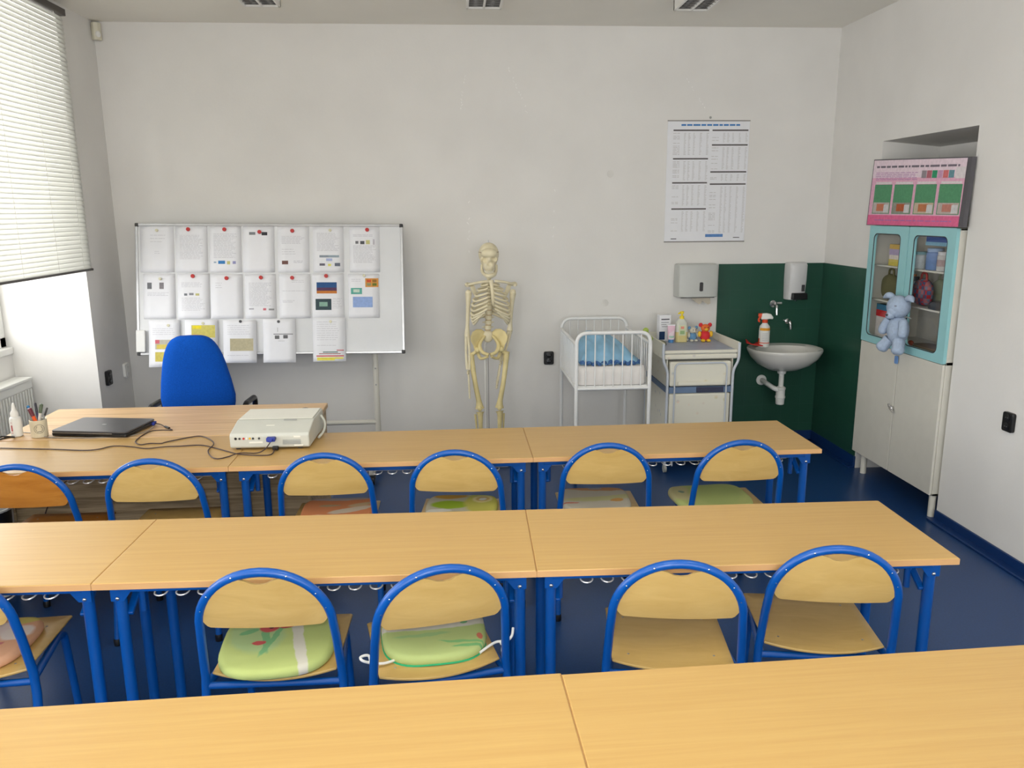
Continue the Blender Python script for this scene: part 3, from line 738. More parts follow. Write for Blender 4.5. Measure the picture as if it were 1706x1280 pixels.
# ------------------------------------------------------------------ whiteboard on its stand
BO = Vector((-2.170, 5.5, .852)); BU = Vector((1, .0, -.0120)).normalized(); BV = Vector((.004, .2095, .978)).normalized()
BN = BU.cross(BV).normalized()            # towards the room
BW, BH = 1.81, .90
def bpt(u, v, h=0): return tuple(BO + BU * u + BV * v + BN * h)
t = thing('whiteboard', 'tilted wheeled whiteboard covered with sheets of paper', 'whiteboard', (0, 0, 0))
M_wb = mat('glossy_whiteboard_enamel', rgb(218, 220, 222), .07, spec=.6, var=.01)
def bbox(m, u0, u1, v0, v1, h0, h1):
    vs = [bpt(u, v, h) for h in (h0, h1) for u, v in ((u0, v0), (u1, v0), (u1, v1), (u0, v1))]
    return m.add(vs, [(3, 2, 1, 0), (4, 5, 6, 7), (0, 1, 5, 4), (1, 2, 6, 5), (2, 3, 7, 6), (3, 0, 4, 7)])
bbox(MB(), .012, BW - .012, .012, BH - .012, -.014, .0).obj('writing_surface', M_wb, t, smooth=False)
for n_, q in (('frame_top', (.02, BW - .02, BH - .018, BH)), ('frame_bottom', (.02, BW - .02, 0, .018)), ('frame_side', (0, .018, .02, BH - .02)), ('frame_side', (BW - .018, BW, .02, BH - .02))):
    bbox(MB(), *q, -.018, .006).obj(n_, M_alu, t, smooth=False, bevel=.003)
for u in (0, BW):
    for v in (0, BH):
        m = MB(); s0 = -.002 if u == 0 else BW - .024; s1 = .024 if u == 0 else BW + .002
        w0 = -.002 if v == 0 else BH - .024; w1 = .024 if v == 0 else BH + .002
        bbox(m, s0, s1, w0, w1, -.02, .008).obj('corner_cap', M_dark, t, smooth=False, bevel=.006)
for x in (-.585, -1.915):
    p = MB().tube([(x, 5.66, .09), (x, 5.66, 1.36)], .021, 14).obj('stand_pole', M_ivory, t)
    MB().ell((x, 5.639, .70), (.006, .004, .006), 8, 5).ell((x, 5.639, .58), (.006, .004, .006), 8, 5).obj('pole_screw', M_grey, p)
    MB().tube([(x, 5.664, 1.32), (x, 5.632, 1.32)], .026, 12).obj('pivot_clamp', M_dark, p)
    MB().box(x - .02, x + .02, 5.12, 5.86, .07, .105).obj('foot_bar', M_ivory, t, smooth=False, bevel=.006)
    for y in (5.14, 5.84):
        ca = MB().lathe([(.012, -.016), (.032, -.014), (.032, .014), (.012, .016)], 16, (x, y, .0325), axis='X').obj('castor', M_black, t)
        MB().box(x - .022, x + .022, y - .016, y + .016, .045, .072).obj('castor_fork', M_dark, ca, smooth=False)
MB().tube([(-1.915, 5.66, .3), (-.585, 5.66, .3)], .018, 12).obj('cross_tube', M_ivory, t)

def px(x, y): return ((x - 228) / 446 * BW, (589 - y) / 218 * BH)
COLS = {}
def flat(col, rough=.8):
    if col not in COLS: COLS[col] = mat('print_%d_%d_%d' % col, rgb(*col), rough, spec=.12, var=.08, vscale=60)
    return COLS[col]
def sheet(x0, x1, y0, y1, label, text=(), pics=(), lift=.0015, curl=.004, tilt=0):
    """paper on the board: text = (y0,y1,left,right,step) in fractions from top; pics = (l,r,t,b,colour)"""
    u0, v1 = px(x0, y0); u1, v0 = px(x1, y1)
    def P(f, g, h=0):                     # f 0..1 left-right, g 0..1 top-bottom
        hh = lift + curl * max(0, g - .35) ** 2 * 1.2 + .0025 * math.sin(f * PI) * g
        return bpt(u0 + (u1 - u0) * f + tilt * (g - .5), v1 + (v0 - v1) * g, hh + h)
    o = MB().grid(lambda f, g: P(f, 1 - g), 4, 10).obj('paper_sheet', M_paper, None, solid=.0005)
    tag(o, label, 'paper', 'sheets pinned to the whiteboard')
    def patch(m, l, r, t_, b_, h=.0009):
        n = max(1, int((b_ - t_) * 10)); m.grid(lambda f, g: P(l + (r - l) * f, b_ + (t_ - b_) * g, h), 2, n)
    if text:
        m = MB(); rnd = random.Random(int(x0 * 7 + y0))
        for (a, b, l, r, st) in text:
            g = a
            while g < b:
                l2 = l; r2 = r - rnd.random() * .25 * (r - l)
                while l2 < r2 - .02:
                    q = l2 + .05 + rnd.random() * .12; patch(m, l2, min(q, r2), g, g + .007); l2 = q + .018
                g += st
        m.obj('printed_text', M_ink, o, smooth=False)
    for i, (l, r, tp, bt, col) in enumerate(pics):
        m = MB(); patch(m, l, r, tp, bt, .0009 + .00025 * i); m.obj('printed_picture', flat(col), o, smooth=False)
    return o
tx = lambda a, b, st=.03, l=.12, r=.88: (a, b, l, r, st)
sheet(236, 291, 375, 452, 'nearly blank sheet, leftmost of the top row on the whiteboard', [tx(.1, .12, .03, .45, .55), tx(.2, .4, .07, .3, .75), tx(.55, .6, .04, .42, .6)])
sheet(294, 346, 375, 452, 'sheet of plain text, second of the top row on the whiteboard', [tx(.2, .72, .028)])
sheet(350, 402, 375, 452, 'sheet with blue and yellow logos at its foot, third of the top row', [tx(.17, .7, .03)], [(.12, .2, .77, .8, (150, 170, 190)), (.26, .48, .75, .82, (70, 130, 190)), (.54, .64, .76, .83, (200, 196, 130)), (.72, .82, .76, .82, (150, 150, 190))])
sheet(405, 457, 375, 452, 'sheet with two small dark pictures at its head, fourth of the top row', [], [(.2, .4, .13, .19, (130, 134, 138)), (.6, .78, .13, .2, (70, 70, 74))])
sheet(463, 515, 375, 452, 'sheet with a small portrait photo at its foot, fifth of the top row', [tx(.22, .4, .03), tx(.5, .62, .05, .12, .6), tx(.75, .8, .02, .5, .85)], [(.12, .32, .75, .83, (120, 90, 84))])
sheet(522, 573, 375, 452, 'sheet with crossed tube drawing at its foot, sixth of the top row', [tx(.15, .55, .027)], [(.2, .5, .63, .68, (140, 150, 160)), (.5, .85, .63, .68, (150, 165, 175)), (.42, .62, .7, .76, (170, 180, 215)), (.2, .38, .81, .86, (110, 106, 120)), (.48, .58, .82, .87, (226, 220, 120)), (.7, .88, .8, .87, (110, 116, 130))])
sheet(583, 634, 375, 452, 'sheet with a logo strip near its head, rightmost of the top row', [tx(.18, .24, .03), tx(.42, .8, .028)], [(.2, .3, .32, .38, (120, 120, 124)), (.36, .5, .32, .39, (90, 92, 96)), (.55, .68, .3, .39, (204, 200, 140)), (.78, .84, .28, .4, (190, 186, 194))])
sheet(240, 292, 454, 529, 'sheet with two small grey figures, leftmost of the middle row', [tx(.42, .5, .03)], [(.12, .26, .2, .34, (120, 122, 126)), (.5, .64, .2, .34, (132, 128, 132))])
sheet(296, 348, 454, 529, 'text sheet with a logo strip in its middle, second of the middle row', [tx(.2, .32, .03), tx(.54, .82, .03)], [(.2, .3, .44, .49, (120, 124, 130)), (.36, .5, .43, .48, (140, 140, 146)), (.56, .68, .44, .49, (190, 186, 130))], lift=.003)
sheet(350, 403, 455, 529, 'almost empty sheet, third of the middle row on the whiteboard', [tx(.2, .32, .05, .15, .4)], lift=.003)
sheet(407, 458, 455, 529, 'dense text sheet with a small red mark at its foot, fourth of the middle row', [tx(.2, .74, .027)], [(.12, .28, .77, .8, (170, 170, 176)), (.58, .68, .77, .82, (206, 120, 130)), (.76, .94, .78, .82, (150, 150, 150))], lift=.003)
sheet(464, 516, 455, 529, 'sheet with few widely spaced lines, fifth of the middle row', [tx(.14, .2, .04, .4, .8), tx(.38, .4, .05, .1, .95), tx(.6, .66, .03, .1, .5)], lift=.003)
sh = sheet(519, 572, 454, 529, 'sheet with two dark colour photographs, sixth of the middle row', [tx(.56, .8, .035, .65, .95)], [(.14, .78, .2, .32, (58, 92, 140)), (.14, .78, .32, .39, (96, 70, 96)), (.14, .78, .39, .45, (196, 124, 64)), (.1, .6, .57, .82, (66, 82, 88)), (.22, .48, .64, .74, (140, 176, 160))], lift=.003)
sheet(580, 632, 455, 529, 'sheet with blue note, green oval and orange picture, rightmost of the middle row', [tx(.12, .2, .04, .1, .5)], [(.55, .98, .1, .3, (212, 150, 80)), (.6, .74, .13, .19, (206, 90, 60)), (.78, .92, .13, .19, (150, 110, 60)), (.6, .74, .21, .27, (150, 150, 110)), (.78, .92, .21, .27, (110, 120, 60)), (.08, .44, .32, .46, (100, 170, 156)), (.16, .36, .35, .42, (196, 214, 200)), (.14, .78, .52, .76, (150, 174, 220))], lift=.003)
sheet(248, 299, 531, 609, 'sheet with two yellow and grey pictures, left of the office chair', [tx(.18, .32, .04)], [(.2, .85, .42, .62, (190, 186, 170)), (.2, .34, .42, .5, (206, 110, 120)), (.25, .85, .52, .61, (216, 196, 100)), (.2, .85, .68, .88, (204, 190, 100))], lift=.0105, curl=.012)
sheet(307, 361, 531, 605, 'sheet with a yellow-green map picture, above the office chair', [], [(.2, .92, .12, .4, (206, 196, 110)), (.24, .5, .13, .2, (232, 214, 60)), (.25, .4, .33, .39, (206, 160, 140))], lift=.0105, curl=.012)
sheet(370, 425, 532, 603, 'sheet with a beige rectangle, right of the office chair back', [tx(.12, .34, .05), tx(.82, .86, .05)], [(.2, .9, .43, .72, (186, 178, 148))], lift=.0105, curl=.012)
sheet(436, 490, 530, 603, 'sheet with a simple drawn face with glasses', [], [(.32, .92, .34, .36, (140, 140, 142)), (.36, .5, .38, .46, (110, 110, 112)), (.62, .76, .37, .45, (110, 110, 112)), (.46, .66, .5, .51, (190, 190, 190)), (.44, .46, .2, .3, (190, 190, 190))], lift=.0105, curl=.012)
sheet(519, 574, 528, 602, 'sheet with red, green and yellow bars at its foot, hanging below the board edge', [tx(.1, .5, .05), tx(.63, .65, .03)], [(.72, .94, .735, .755, (190, 90, 90)), (.3, .76, .775, .797, (90, 120, 110)), (.18, .84, .815, .832, (150, 100, 90)), (.1, .94, .862, .885, (206, 70, 66)), (.12, .92, .905, .94, (226, 216, 90)), (.12, .66, .94, .975, (230, 220, 100))], lift=.0105, curl=.012)

def magnet(x, y, col, label, r=.0135):
    u, v = px(x, y); o = BO + BU * u + BV * v + BN * .0135
    m = MB().lathe([(r, -.007), (r, .0), (r * .9, .003)], 16)
    q = m.obj('magnet', mat('magnet_%s' % col[0], rgb(*col[1]), .35), None)
    q.matrix_world = Matrix(((BU.x, BV.x, BN.x, o.x), (BU.y, BV.y, BN.y, o.y), (BU.z, BV.z, BN.z, o.z), (0, 0, 0, 1)))
    tag(q, label, 'magnet', 'round magnets on the whiteboard')
RED = ('red', (190, 44, 42)); BLK = ('charcoal', (70, 70, 74)); CRM = ('cream', (214, 210, 180))
for x, y, c_, l_ in ((315.4, 381, RED, 'red magnet on the plain text sheet, second of the top row'), (375, 381, RED, 'red magnet on the logo sheet, third of the top row'), (433, 385, RED, 'red magnet between the two small dark pictures of the top row'),
                     (487.7, 383, RED, 'red magnet on the portrait sheet of the top row'), (613.6, 381, RED, 'red magnet farthest right in the top row'), (321.5, 458.5, RED, 'red magnet leftmost in the middle row'),
                     (377, 462, RED, 'red magnet on the almost empty sheet of the middle row'), (434, 461, RED, 'red magnet on the dense text sheet of the middle row'), (486, 461.5, RED, 'red magnet on the widely spaced sheet of the middle row'),
                     (543, 458.5, RED, 'red magnet above the dark colour photographs'), (398.7, 534, BLK, 'dark magnet above the beige rectangle'), (462, 534.6, BLK, 'dark magnet above the drawn face'),
                     (337, 537, CRM, 'cream magnet on the yellow-green map sheet'), (280, 540, CRM, 'cream magnet on the yellow and grey picture sheet'), (549, 535, CRM, 'cream magnet on the sheet with coloured bars'),
                     (551, 382, CRM, 'cream magnet on the crossed tube drawing'), (607, 458, CRM, 'cream magnet beside the orange picture'), (264, 383, CRM, 'cream magnet on the leftmost sheet of the top row'), (268, 463, CRM, 'cream magnet on the leftmost sheet of the middle row')):
    magnet(x, y, c_, l_, .0135 if c_ is RED else .010)
u, v = px(236, 566)
m = MB(); bbox(m, u - .03, u + .03, v - .075, v + .075, .008, .032)
tag(m.obj('board_eraser', M_white_matte, None, smooth=False, bevel=.005), 'white block eraser stuck at the lower left corner of the whiteboard', 'eraser')

# ------------------------------------------------------------------ anatomical skeleton
SX, SY = .24, 5.55
t = thing('skeleton_model', 'life-size ivory plastic human skeleton on a rod stand', 'skeleton', (SX, SY, 0))
def bone(name, pts, r, m=M_bone, n=8, sub=4):
    pts = [(p[0] - SX, p[1], p[2]) for p in pts]
    pp = smoothpath(pts, sub)
    if isinstance(r, (list, tuple)):
        k = len(pp); rr = []
        for i in range(k):
            f = i / (k - 1) * (len(r) - 1); j = min(int(f), len(r) - 2); rr.append(r[j] + (r[j + 1] - r[j]) * (f - j))
    else: rr = r
    return MB().tube(pp, rr, n).obj(name, m, t, angle=70)
# skull: star-shaped blend of ellipsoids with sunken sockets
def skull():
    els = [((0, .012, .018), (.0705, .088, .078)), ((0, -.045, -.05), (.043, .045, .055)), ((0, -.046, -.016), (.063, .04, .026)), ((0, -.06, .025), (.055, .035, .035)), ((0, .01, -.03), (.058, .06, .05))]
    def rad(d):
        best = .02
        for c, r in els:
            a = sum((d[i] / r[i]) ** 2 for i in range(3)); b = -2 * sum(d[i] * c[i] / r[i] ** 2 for i in range(3)); cc = sum((c[i] / r[i]) ** 2 for i in range(3)) - 1
            q = b * b - 4 * a * cc
            if q > 0: best = max(best, (-b + math.sqrt(q)) / (2 * a))
        return best
    def pt(u, v):
        th = PI * v; a = 2 * PI * u
        d = (math.sin(th) * math.cos(a), math.sin(th) * math.sin(a), math.cos(th)); r = rad(d)
        p = [d[0] * r, d[1] * r, d[2] * r]
        if p[1] < -.02:
            for ex, ez, sx, sz, dp in ((-.031, -.018, .0175, .0155, .034), (.031, -.018, .0175, .0155, .034), (0, -.045, .0105, .016, .024), (-.05, -.062, .012, .022, .014), (.05, -.062, .012, .022, .014)):
                g = math.exp(-(((p[0] - ex) / sx) ** 4 + ((p[2] - ez) / sz) ** 4)); p[1] += dp * g
        return p
    return pt
SK = (SX - .005 - SX, 0, 1.487)
f = skull()
sk = MB().grid(lambda u, v: tuple(a + b for a, b in zip(f(u, 1 - v), SK)), 64, 44).obj('skull', M_bone, t, angle=80)
ring = [(SK[0] + .0712 * math.cos(a) * .985, .012 + .0888 * math.sin(a) * .985, SK[2] + .032) for a in [2 * PI * q / 40 for q in range(40)]]
MB().tube(ring, .0015, 6, closed=True).obj('cranial_cut', mat('brown_joint_line', rgb(120, 84, 64), .6), sk)
MB().tube([(SK[0], .01, SK[2] + .09), (SK[0], .01, SK[2] + .112)], .003, 8).obj('hanging_hook', M_alu, sk)
jaw = smoothpath([(-.05, .005, -.055), (-.049, -.005, -.09), (-.04, -.035, -.112), (-.02, -.075, -.124), (0, -.084, -.126), (.02, -.075, -.124), (.04, -.035, -.112), (.049, -.005, -.09), (.05, .005, -.055)], 4)
jr = [.009, .011, .012, .015, .0165, .015, .012, .011, .009]
MB().tube([tuple(a + b for a, b in zip(p, SK)) for p in jaw], [jr[min(8, i // 4)] for i in range(len(jaw))], 10).obj('jaw', M_bone, sk, angle=70)
teeth = MB()
for q in range(-5, 6):
    for zz in (-.094, -.104): teeth.ell((SK[0] + q * .0058, -.081 + .0006 * q * q, SK[2] + zz), (.0031, .004, .0052), 8, 5)
teeth.obj('teeth', mat('tooth_white', rgb(232, 226, 204), .3), sk)
# spine
for k in range(5): MB().lathe([(.012, 0), (.016, .003), (.0145, .008), (.016, .014), (.012, .017)], 12, (-.004, .035 - .002 * k, 1.365 - .019 * (k + 1))).obj('vertebra', M_bone, t)
for k in range(9): MB().lathe([(.014, 0), (.018, .003), (.016, .012), (.018, .02), (.014, .023)], 12, (-.004 - .0005 * k, .05, 1.27 - .025 * (k + 1))).obj('vertebra', M_bone, t)
for k in range(5):
    z = 1.118 - .035 * k; x = -.005 - .003 * k
    v_ = MB().lathe([(.021, 0), (.0245, .003), (.023, .015), (.0245, .027), (.021, .03)], 14, (x, .02, z)).obj('vertebra', M_bone, t)
    MB().lathe([(.0195, 0), (.0205, .002), (.0195, .0045)], 14, (x, .02, z - .0048)).obj('disc', M_disc, v_)
    MB().tube([(x - .04, .05, z + .012), (x, .035, z + .014), (x + .04, .05, z + .012)], [.004, .007, .004], 6).obj('transverse_process', M_bone, v_)
# ribs, cartilage and breastbone
for k in range(10):
    zt = 1.302 - .0235 * k
    wd = [.062, .088, .106, .119, .128, .133, .135, .134, .130, .122][k]; dp = [.05, .065, .078, .086, .09, .092, .09, .086, .078, .068][k]
    drop = [.012, .022, .036, .048, .058, .068, .076, .08, .078, .072][k]
    fx = .018 + .0012 * k if k < 7 else .04 + .022 * (k - 7)
    for sx in (-1, 1):
        pts = []
        for q in range(13):
            a = q / 12 * PI * (1 if k < 7 else .9)
            x = wd * math.sin(a); y = .045 - (1 - math.cos(a)) / 2 * (dp + .06)
            if q > 8: x = x + (fx - wd * math.sin(PI * (1 if k < 7 else .9))) * ((q - 8) / 4) ** 2
            z = zt - drop * math.sin(a * .62) + (.012 + .006 * k if q > 8 else 0) * ((q - 8) / 4 if q > 8 else 0)
            pts.append((SX + sx * x + .002, y, z))
        bone('rib', pts, .0072 + .0003 * min(k, 6), M_bone, 7, 2)
bone('sternum', [(.246, -.058, 1.328), (.250, -.066, 1.29), (.257, -.07, 1.22), (.262, -.068, 1.17), (.265, -.06, 1.146)], [.019, .013, .0135, .0125, .005], M_bone, 10)
for sx, x0, x1 in ((-1, .232, .096), (1, .272, .402)):
    bone('clavicle', [(x0, -.058, 1.323), ((x0 + x1) / 2, -.06, 1.316), (x1, -.005, 1.296)], [.0105, .0085, .010])
    bl = MB().puff([(0, 0), (.035, -.02), (.06, -.09), (.07, -.13), (.05, -.12), (.01, -.05)], [(1, .003, -.003), (.7, .005, -.005)], lambda a, b, c, sx=sx, x1=x1: (x1 - SX - sx * a - sx * .004, .075 + c, 1.30 + b))
    bl.obj('shoulder_blade', M_bone, t)
    bone('acromion', [(x1 - sx * .03, .06, 1.29), (x1 + sx * .015, .03, 1.294), (x1 + sx * .012, -.005, 1.29)], [.009, .016, .011])
# arms
def arm(s, e, wr, hand):
    bone('humerus', [s, (s[0] * .7 + e[0] * .3, (s[1] + e[1]) / 2, s[2] * .7 + e[2] * .3), (s[0] * .25 + e[0] * .75, e[1], s[2] * .25 + e[2] * .75), e], [.024, .0145, .0135, .022], M_bone, 10)
    MB().ell((s[0] - SX, s[1], s[2] + .006), (.022, .02, .02), 12, 8).obj('humerus_head', M_bone, t)
    for dx in (-.007, .008):
        bone('ulna' if dx < 0 else 'radius', [(e[0] + dx, e[1], e[2] - .002), ((e[0] + wr[0]) / 2 + dx * 1.6, (e[1] + wr[1]) / 2, (e[2] + wr[2]) / 2), (wr[0] + dx, wr[1], wr[2])], [.012, .0085, .0115])
    w_ = Vector(wr); h_ = Vector(hand); d = (h_ - w_).normalized()
    cb = MB()
    for q in range(6): cb.ell((w_.x - SX + (q % 3 - 1) * .004, w_.y + (q % 3 - 1) * .012, w_.z - .012 - .014 * (q // 3)), (.008, .009, .008), 8, 6)
    cb.obj('wrist_bones', M_bone, t)
    for q in range(5):
        oy = (q - 2) * .013; ln = (.105, .165, .175, .168, .142)[q]; st = w_ + d * .035 + Vector((0, oy * .8, 0))
        for a, b in ((0, .42), (.44, .7), (.72, .87), (.89, 1.0)):
            if q == 0 and a == .72: continue
            p0 = st + d * ln * a + Vector((0, oy * .9 * a, 0)); p1 = st + d * ln * b + Vector((0, oy * .9 * b, 0))
            bone('metacarpal' if a == 0 else 'finger_bone', [p0, (p0 + p1) / 2, p1], [.0088, .0068, .008], M_bone, 6, 2)
arm((.090, -.0, 1.235), (.074, -.0, .935), (.078, -.02, .70), (.083, -.03, .54))
arm((.400, -.0, 1.235), (.378, .03, .965), (.315, .06, .745), (.290, .06, .60))
# pelvis
for sx in (-1, 1):
    cx = .228; q = lambda x, z, y=0: (cx - SX + sx * x, y, z)
    poly = [(.026, .955), (.05, .976), (.085, .981), (.115, .964), (.131, .932), (.127, .9), (.112, .872), (.105, .842), (.08, .832), (.066, .85), (.06, .875), (.046, .9), (.026, .925)]
    MB().puff(poly if sx > 0 else [(a, b) for a, b in reversed(poly)], [(1, .005, -.005), (.9, .008, -.008), (.6, .004, -.008), (.25, .002, -.008)],
              lambda a, b, c, sx=sx: (cx - SX + sx * a, .04 - c * sx * sx - .75 * max(0, a - .04) + .1 * (b - .9), b)).obj('iliac_wing', M_bone_y, t, angle=70)
    bone('pubic_ramus', [(cx + sx * .028, .03, .93), (cx + sx * .062, .0, .885), (cx + sx * .064, -.03, .85), (cx + sx * .042, -.055, .822), (cx + sx * .006, -.07, .810)], [.01, .012, .015, .012, .013], M_bone_y)
    bone('ischium', [(cx + sx * .085, -.02, .85), (cx + sx * .075, .0, .80), (cx + sx * .055, -.02, .775), (cx + sx * .012, -.07, .797)], [.015, .013, .011, .008], M_bone_y)
MB().ell((.222 - SX, .045, .925), (.04, .018, .045), 14, 8).obj('sacrum', M_bone, t)
# legs
for sx, tr_, kn, tb in ((-1, (.100, 0, .800), (.155, -.01, .412), (.160, 0, .09)), (1, (.352, 0, .805), (.296, -.01, .415), (.296, 0, .09))):
    hip = (.228 + sx * .083, -.02, .838)
    MB().ell((hip[0] - SX, hip[1], hip[2]), (.021, .021, .021), 12, 8).obj('femur_head', M_bone_y, t)
    bone('femur_neck', [hip, (hip[0] * .5 + tr_[0] * .5, -.01, (hip[2] + tr_[2]) / 2 - .004), tr_], [.014, .012, .018], M_bone_y)
    bone('femur', [(tr_[0], 0, tr_[2] + .012), (tr_[0] * .85 + kn[0] * .15 + sx * .002, -.0, .74), (tr_[0] * .5 + kn[0] * .5 + sx * .004, -.018, .61), (tr_[0] * .12 + kn[0] * .88, -.012, .47), kn], [.022, .019, .0165, .019, .032], M_bone_y, 12)
    MB().ell((kn[0] - SX, -.045, kn[2] + .004), (.017, .009, .019), 12, 8).obj('kneecap', M_bone_y, t)
    bone('tibia', [(kn[0] + .002, -.005, kn[2] - .03), (kn[0] + .003, -.01, kn[2] - .06), (tb[0], -.005, .22), (tb[0], 0, .075)], [.03, .019, .013, .019], M_bone_y, 12)
    bone('fibula', [(kn[0] + sx * .032, .01, kn[2] - .05), (tb[0] + sx * .028, .012, .22), (tb[0] + sx * .022, .008, .07)], [.009, .005, .009], M_bone_y)
    MB().ell((tb[0] - SX, .035, .04), (.022, .038, .026), 12, 8).obj('heel_bone', M_bone_y, t)
    MB().ell((tb[0] - SX, -.03, .05), (.026, .04, .022), 12, 8).obj('ankle_bones', M_bone_y, t)
    for q in range(5): bone('toe_bone', [(tb[0] + (q - 2) * .01, -.055, .045), (tb[0] + (q - 2) * .015, -.105, .028), (tb[0] + (q - 2) * .016, -.155 + .008 * abs(q - 1), .016)], [.007, .005, .006], M_bone_y, 7, 3)
MB().tube([(-.036, .09, .03), (-.036, .09, .86), (-.02, .06, .9)], .0095, 10).obj('stand_rod', M_white, t)
MB().tube([(-.018, .02, .78), (-.018, .02, .04)], .0016, 6).obj('plumb_wire', M_dark, t)
for q in range(5):
    a = 2 * PI * q / 5 + PI / 10; lg = MB().tube([(-.036, .09, .045), (-.036 + .26 * math.cos(a), .09 + .23 * math.sin(a), .035)], .012, 8).obj('stand_foot', M_white, t)
    MB().lathe([(.006, -.01), (.018, -.008), (.018, .008), (.006, .01)], 12, (-.036 + .25 * math.cos(a), .09 + .22 * math.sin(a), .0185), axis='X').obj('castor', M_dark, lg)

# ------------------------------------------------------------------ hospital cot
M_cot = mat('white_enamel_tube', rgb(226, 227, 226), .35, var=.015)
t = thing('baby_cot', 'white tubular metal hospital cot with barred sides', 'cot', (1.015, 5.39, 0))
X0, X1, Y0, Y1 = -.242, .242, -.365, .365
for y in (Y0, Y1):
    MB().tube(fillet([(X0, y, .03), (X0, y, 1.02), (X1, y, 1.02), (X1, y, .03)], .075, 8), .0125, 12).obj('end_hoop', M_cot, t, angle=60)
    MB().tube([(X0, y, .652), (X1, y, .652)], .011, 10).obj('bottom_rail', M_cot, t)
    for q in range(7):
        x = X0 + (X1 - X0) * (q + 1) / 8; MB().tube([(x, y, .652), (x, y, 1.02)], .0042, 7).obj('end_bar', M_cot, t)
for x in (X0, X1):
    MB().tube([(x, Y0, .945), (x, Y1, .945)], .011, 10).obj('side_rail', M_cot, t)
    MB().tube([(x, Y0, .655), (x, Y1, .655)], .011, 10).obj('side_bottom_rail', M_cot, t)
    for q in range(13):
        y = Y0 + (Y1 - Y0) * (q + 1) / 14; MB().tube([(x, y, .655), (x, y, .945)], .0042, 7).obj('side_bar', M_cot, t)
    for y in (Y0, Y1):
        MB().lathe([(.008, -.01), (.028, -.009), (.028, .009), (.008, .01)], 14, (x, y, .028), axis='X').obj('castor', M_dark, t)
MB().box(X0 + .01, X1 - .01, Y0 + .01, Y1 - .01, .655, .668).obj('mattress_base', M_cot, t, smooth=False, bevel=.003)
M_sheet = mat('white_cotton_sheet', rgb(226, 222, 218), .9, spec=.1, var=.03, bmp=.4, bscale=18)
o = MB().puff(rrect(.45, .7, .04), [(1, .02, -.05), (.985, .05, -.06), (.95, .062, -.062), (.6, .066, -.062), (.2, .066, -.062)], lambda a, b, c: (a, b, c)).obj('cot_mattress', M_sheet, None, loc=(1.015, 5.39, .731))
tag(o, 'white sheeted mattress lying in the cot', 'mattress')
M_sat = mat('light_blue_satin', rgb(132, 176, 204), .5, spec=.4, var=.16, vscale=9)
def bl(u, v):
    x = -.2 + .4 * u; y = -.31 + .5 * v
    f = max(0, math.sin(PI * min(1, max(0, v)))) ** .45 * max(0, math.sin(PI * u)) ** .3
    hgt = (.205 - .15 * u * u) * f + .012 * math.sin(17 * u + 5 * v) * f + .008 * math.sin(31 * u + 13 * v) * f
    return (x + .012 * math.sin(9 * v), y + .01 * math.sin(11 * u), max(.0, hgt))
m = MB().grid(bl, 40, 30); m.grid(lambda u, v: (-.2 + .4 * u, .19 - .5 * v, .0), 2, 2)
o = m.obj('blue_blanket', M_sat, None, loc=(1.01, 5.40, .799), angle=80)
tag(o, 'crumpled light blue satin pillow inside the cot', 'pillow')
fr_ = [(-.2 + .4 * q / 60, -.318 + .012 * math.sin(q * 1.3), .012 + .01 * math.sin(q * .9)) for q in range(61)]
MB().tube(fr_, [.009 + .004 * math.sin(q * 1.1) for q in range(61)], 7).obj('frill', mat('dark_blue_satin', rgb(70, 110, 164), .6), o)

# ------------------------------------------------------------------ changing table
M_cream = printed('cream_leaf_print', rgb(222, 218, 200), [(.1 * a, .07 * b, .02, .006, (a * 7 + b * 3) % 6, c_) for a in range(-3, 4) for b in range(-1, 2) for c_ in (rgb(200, 196, 160),)][:14], rough=.6, bmp=0)
def leafmat():
    m, nt, b = newmat('cream_leaf_pattern_panel'); setp(b, .55, 0, .3)
    v = coords(nt, (1, 1, 1)); vo = nt.nodes.new('ShaderNodeTexVoronoi'); vo.inputs['Scale'].default_value = 15
    nt.links.new(v, vo.inputs['Vector'])
    f = vo.outputs['Distance']
    msk = ramp(nt, f, [(.1, (1, 1, 1, 1)), (.24, (0, 0, 0, 1))])
    hue = ramp(nt, noise(nt, v, 7, 2), [(.35, rgb(206, 206, 170)), (.5, rgb(224, 206, 184)), (.65, rgb(190, 196, 196))])
    mx = nt.nodes.new('ShaderNodeMix'); mx.data_type = 'RGBA'
    nt.links.new(msk, mx.inputs['Factor']); mx.inputs['A'].default_value = rgb(222, 219, 204); nt.links.new(hue, mx.inputs['B'])
    nt.links.new(mx.outputs['Result'], b.inputs['Base Color'])
    return m
M_leaf = leafmat()
M_pipe = mat('pale_blue_grey_tube', rgb(196, 202, 210), .35, var=.02); M_strip = mat('slate_blue_strip', rgb(104, 126, 156), .6)
t = thing('changing_table', 'cream leaf-patterned baby changing table with two drawers and pale blue frame', 'changing table', (1.655, 5.51, 0))
W_ = .225; YF, YB = -.30, .31
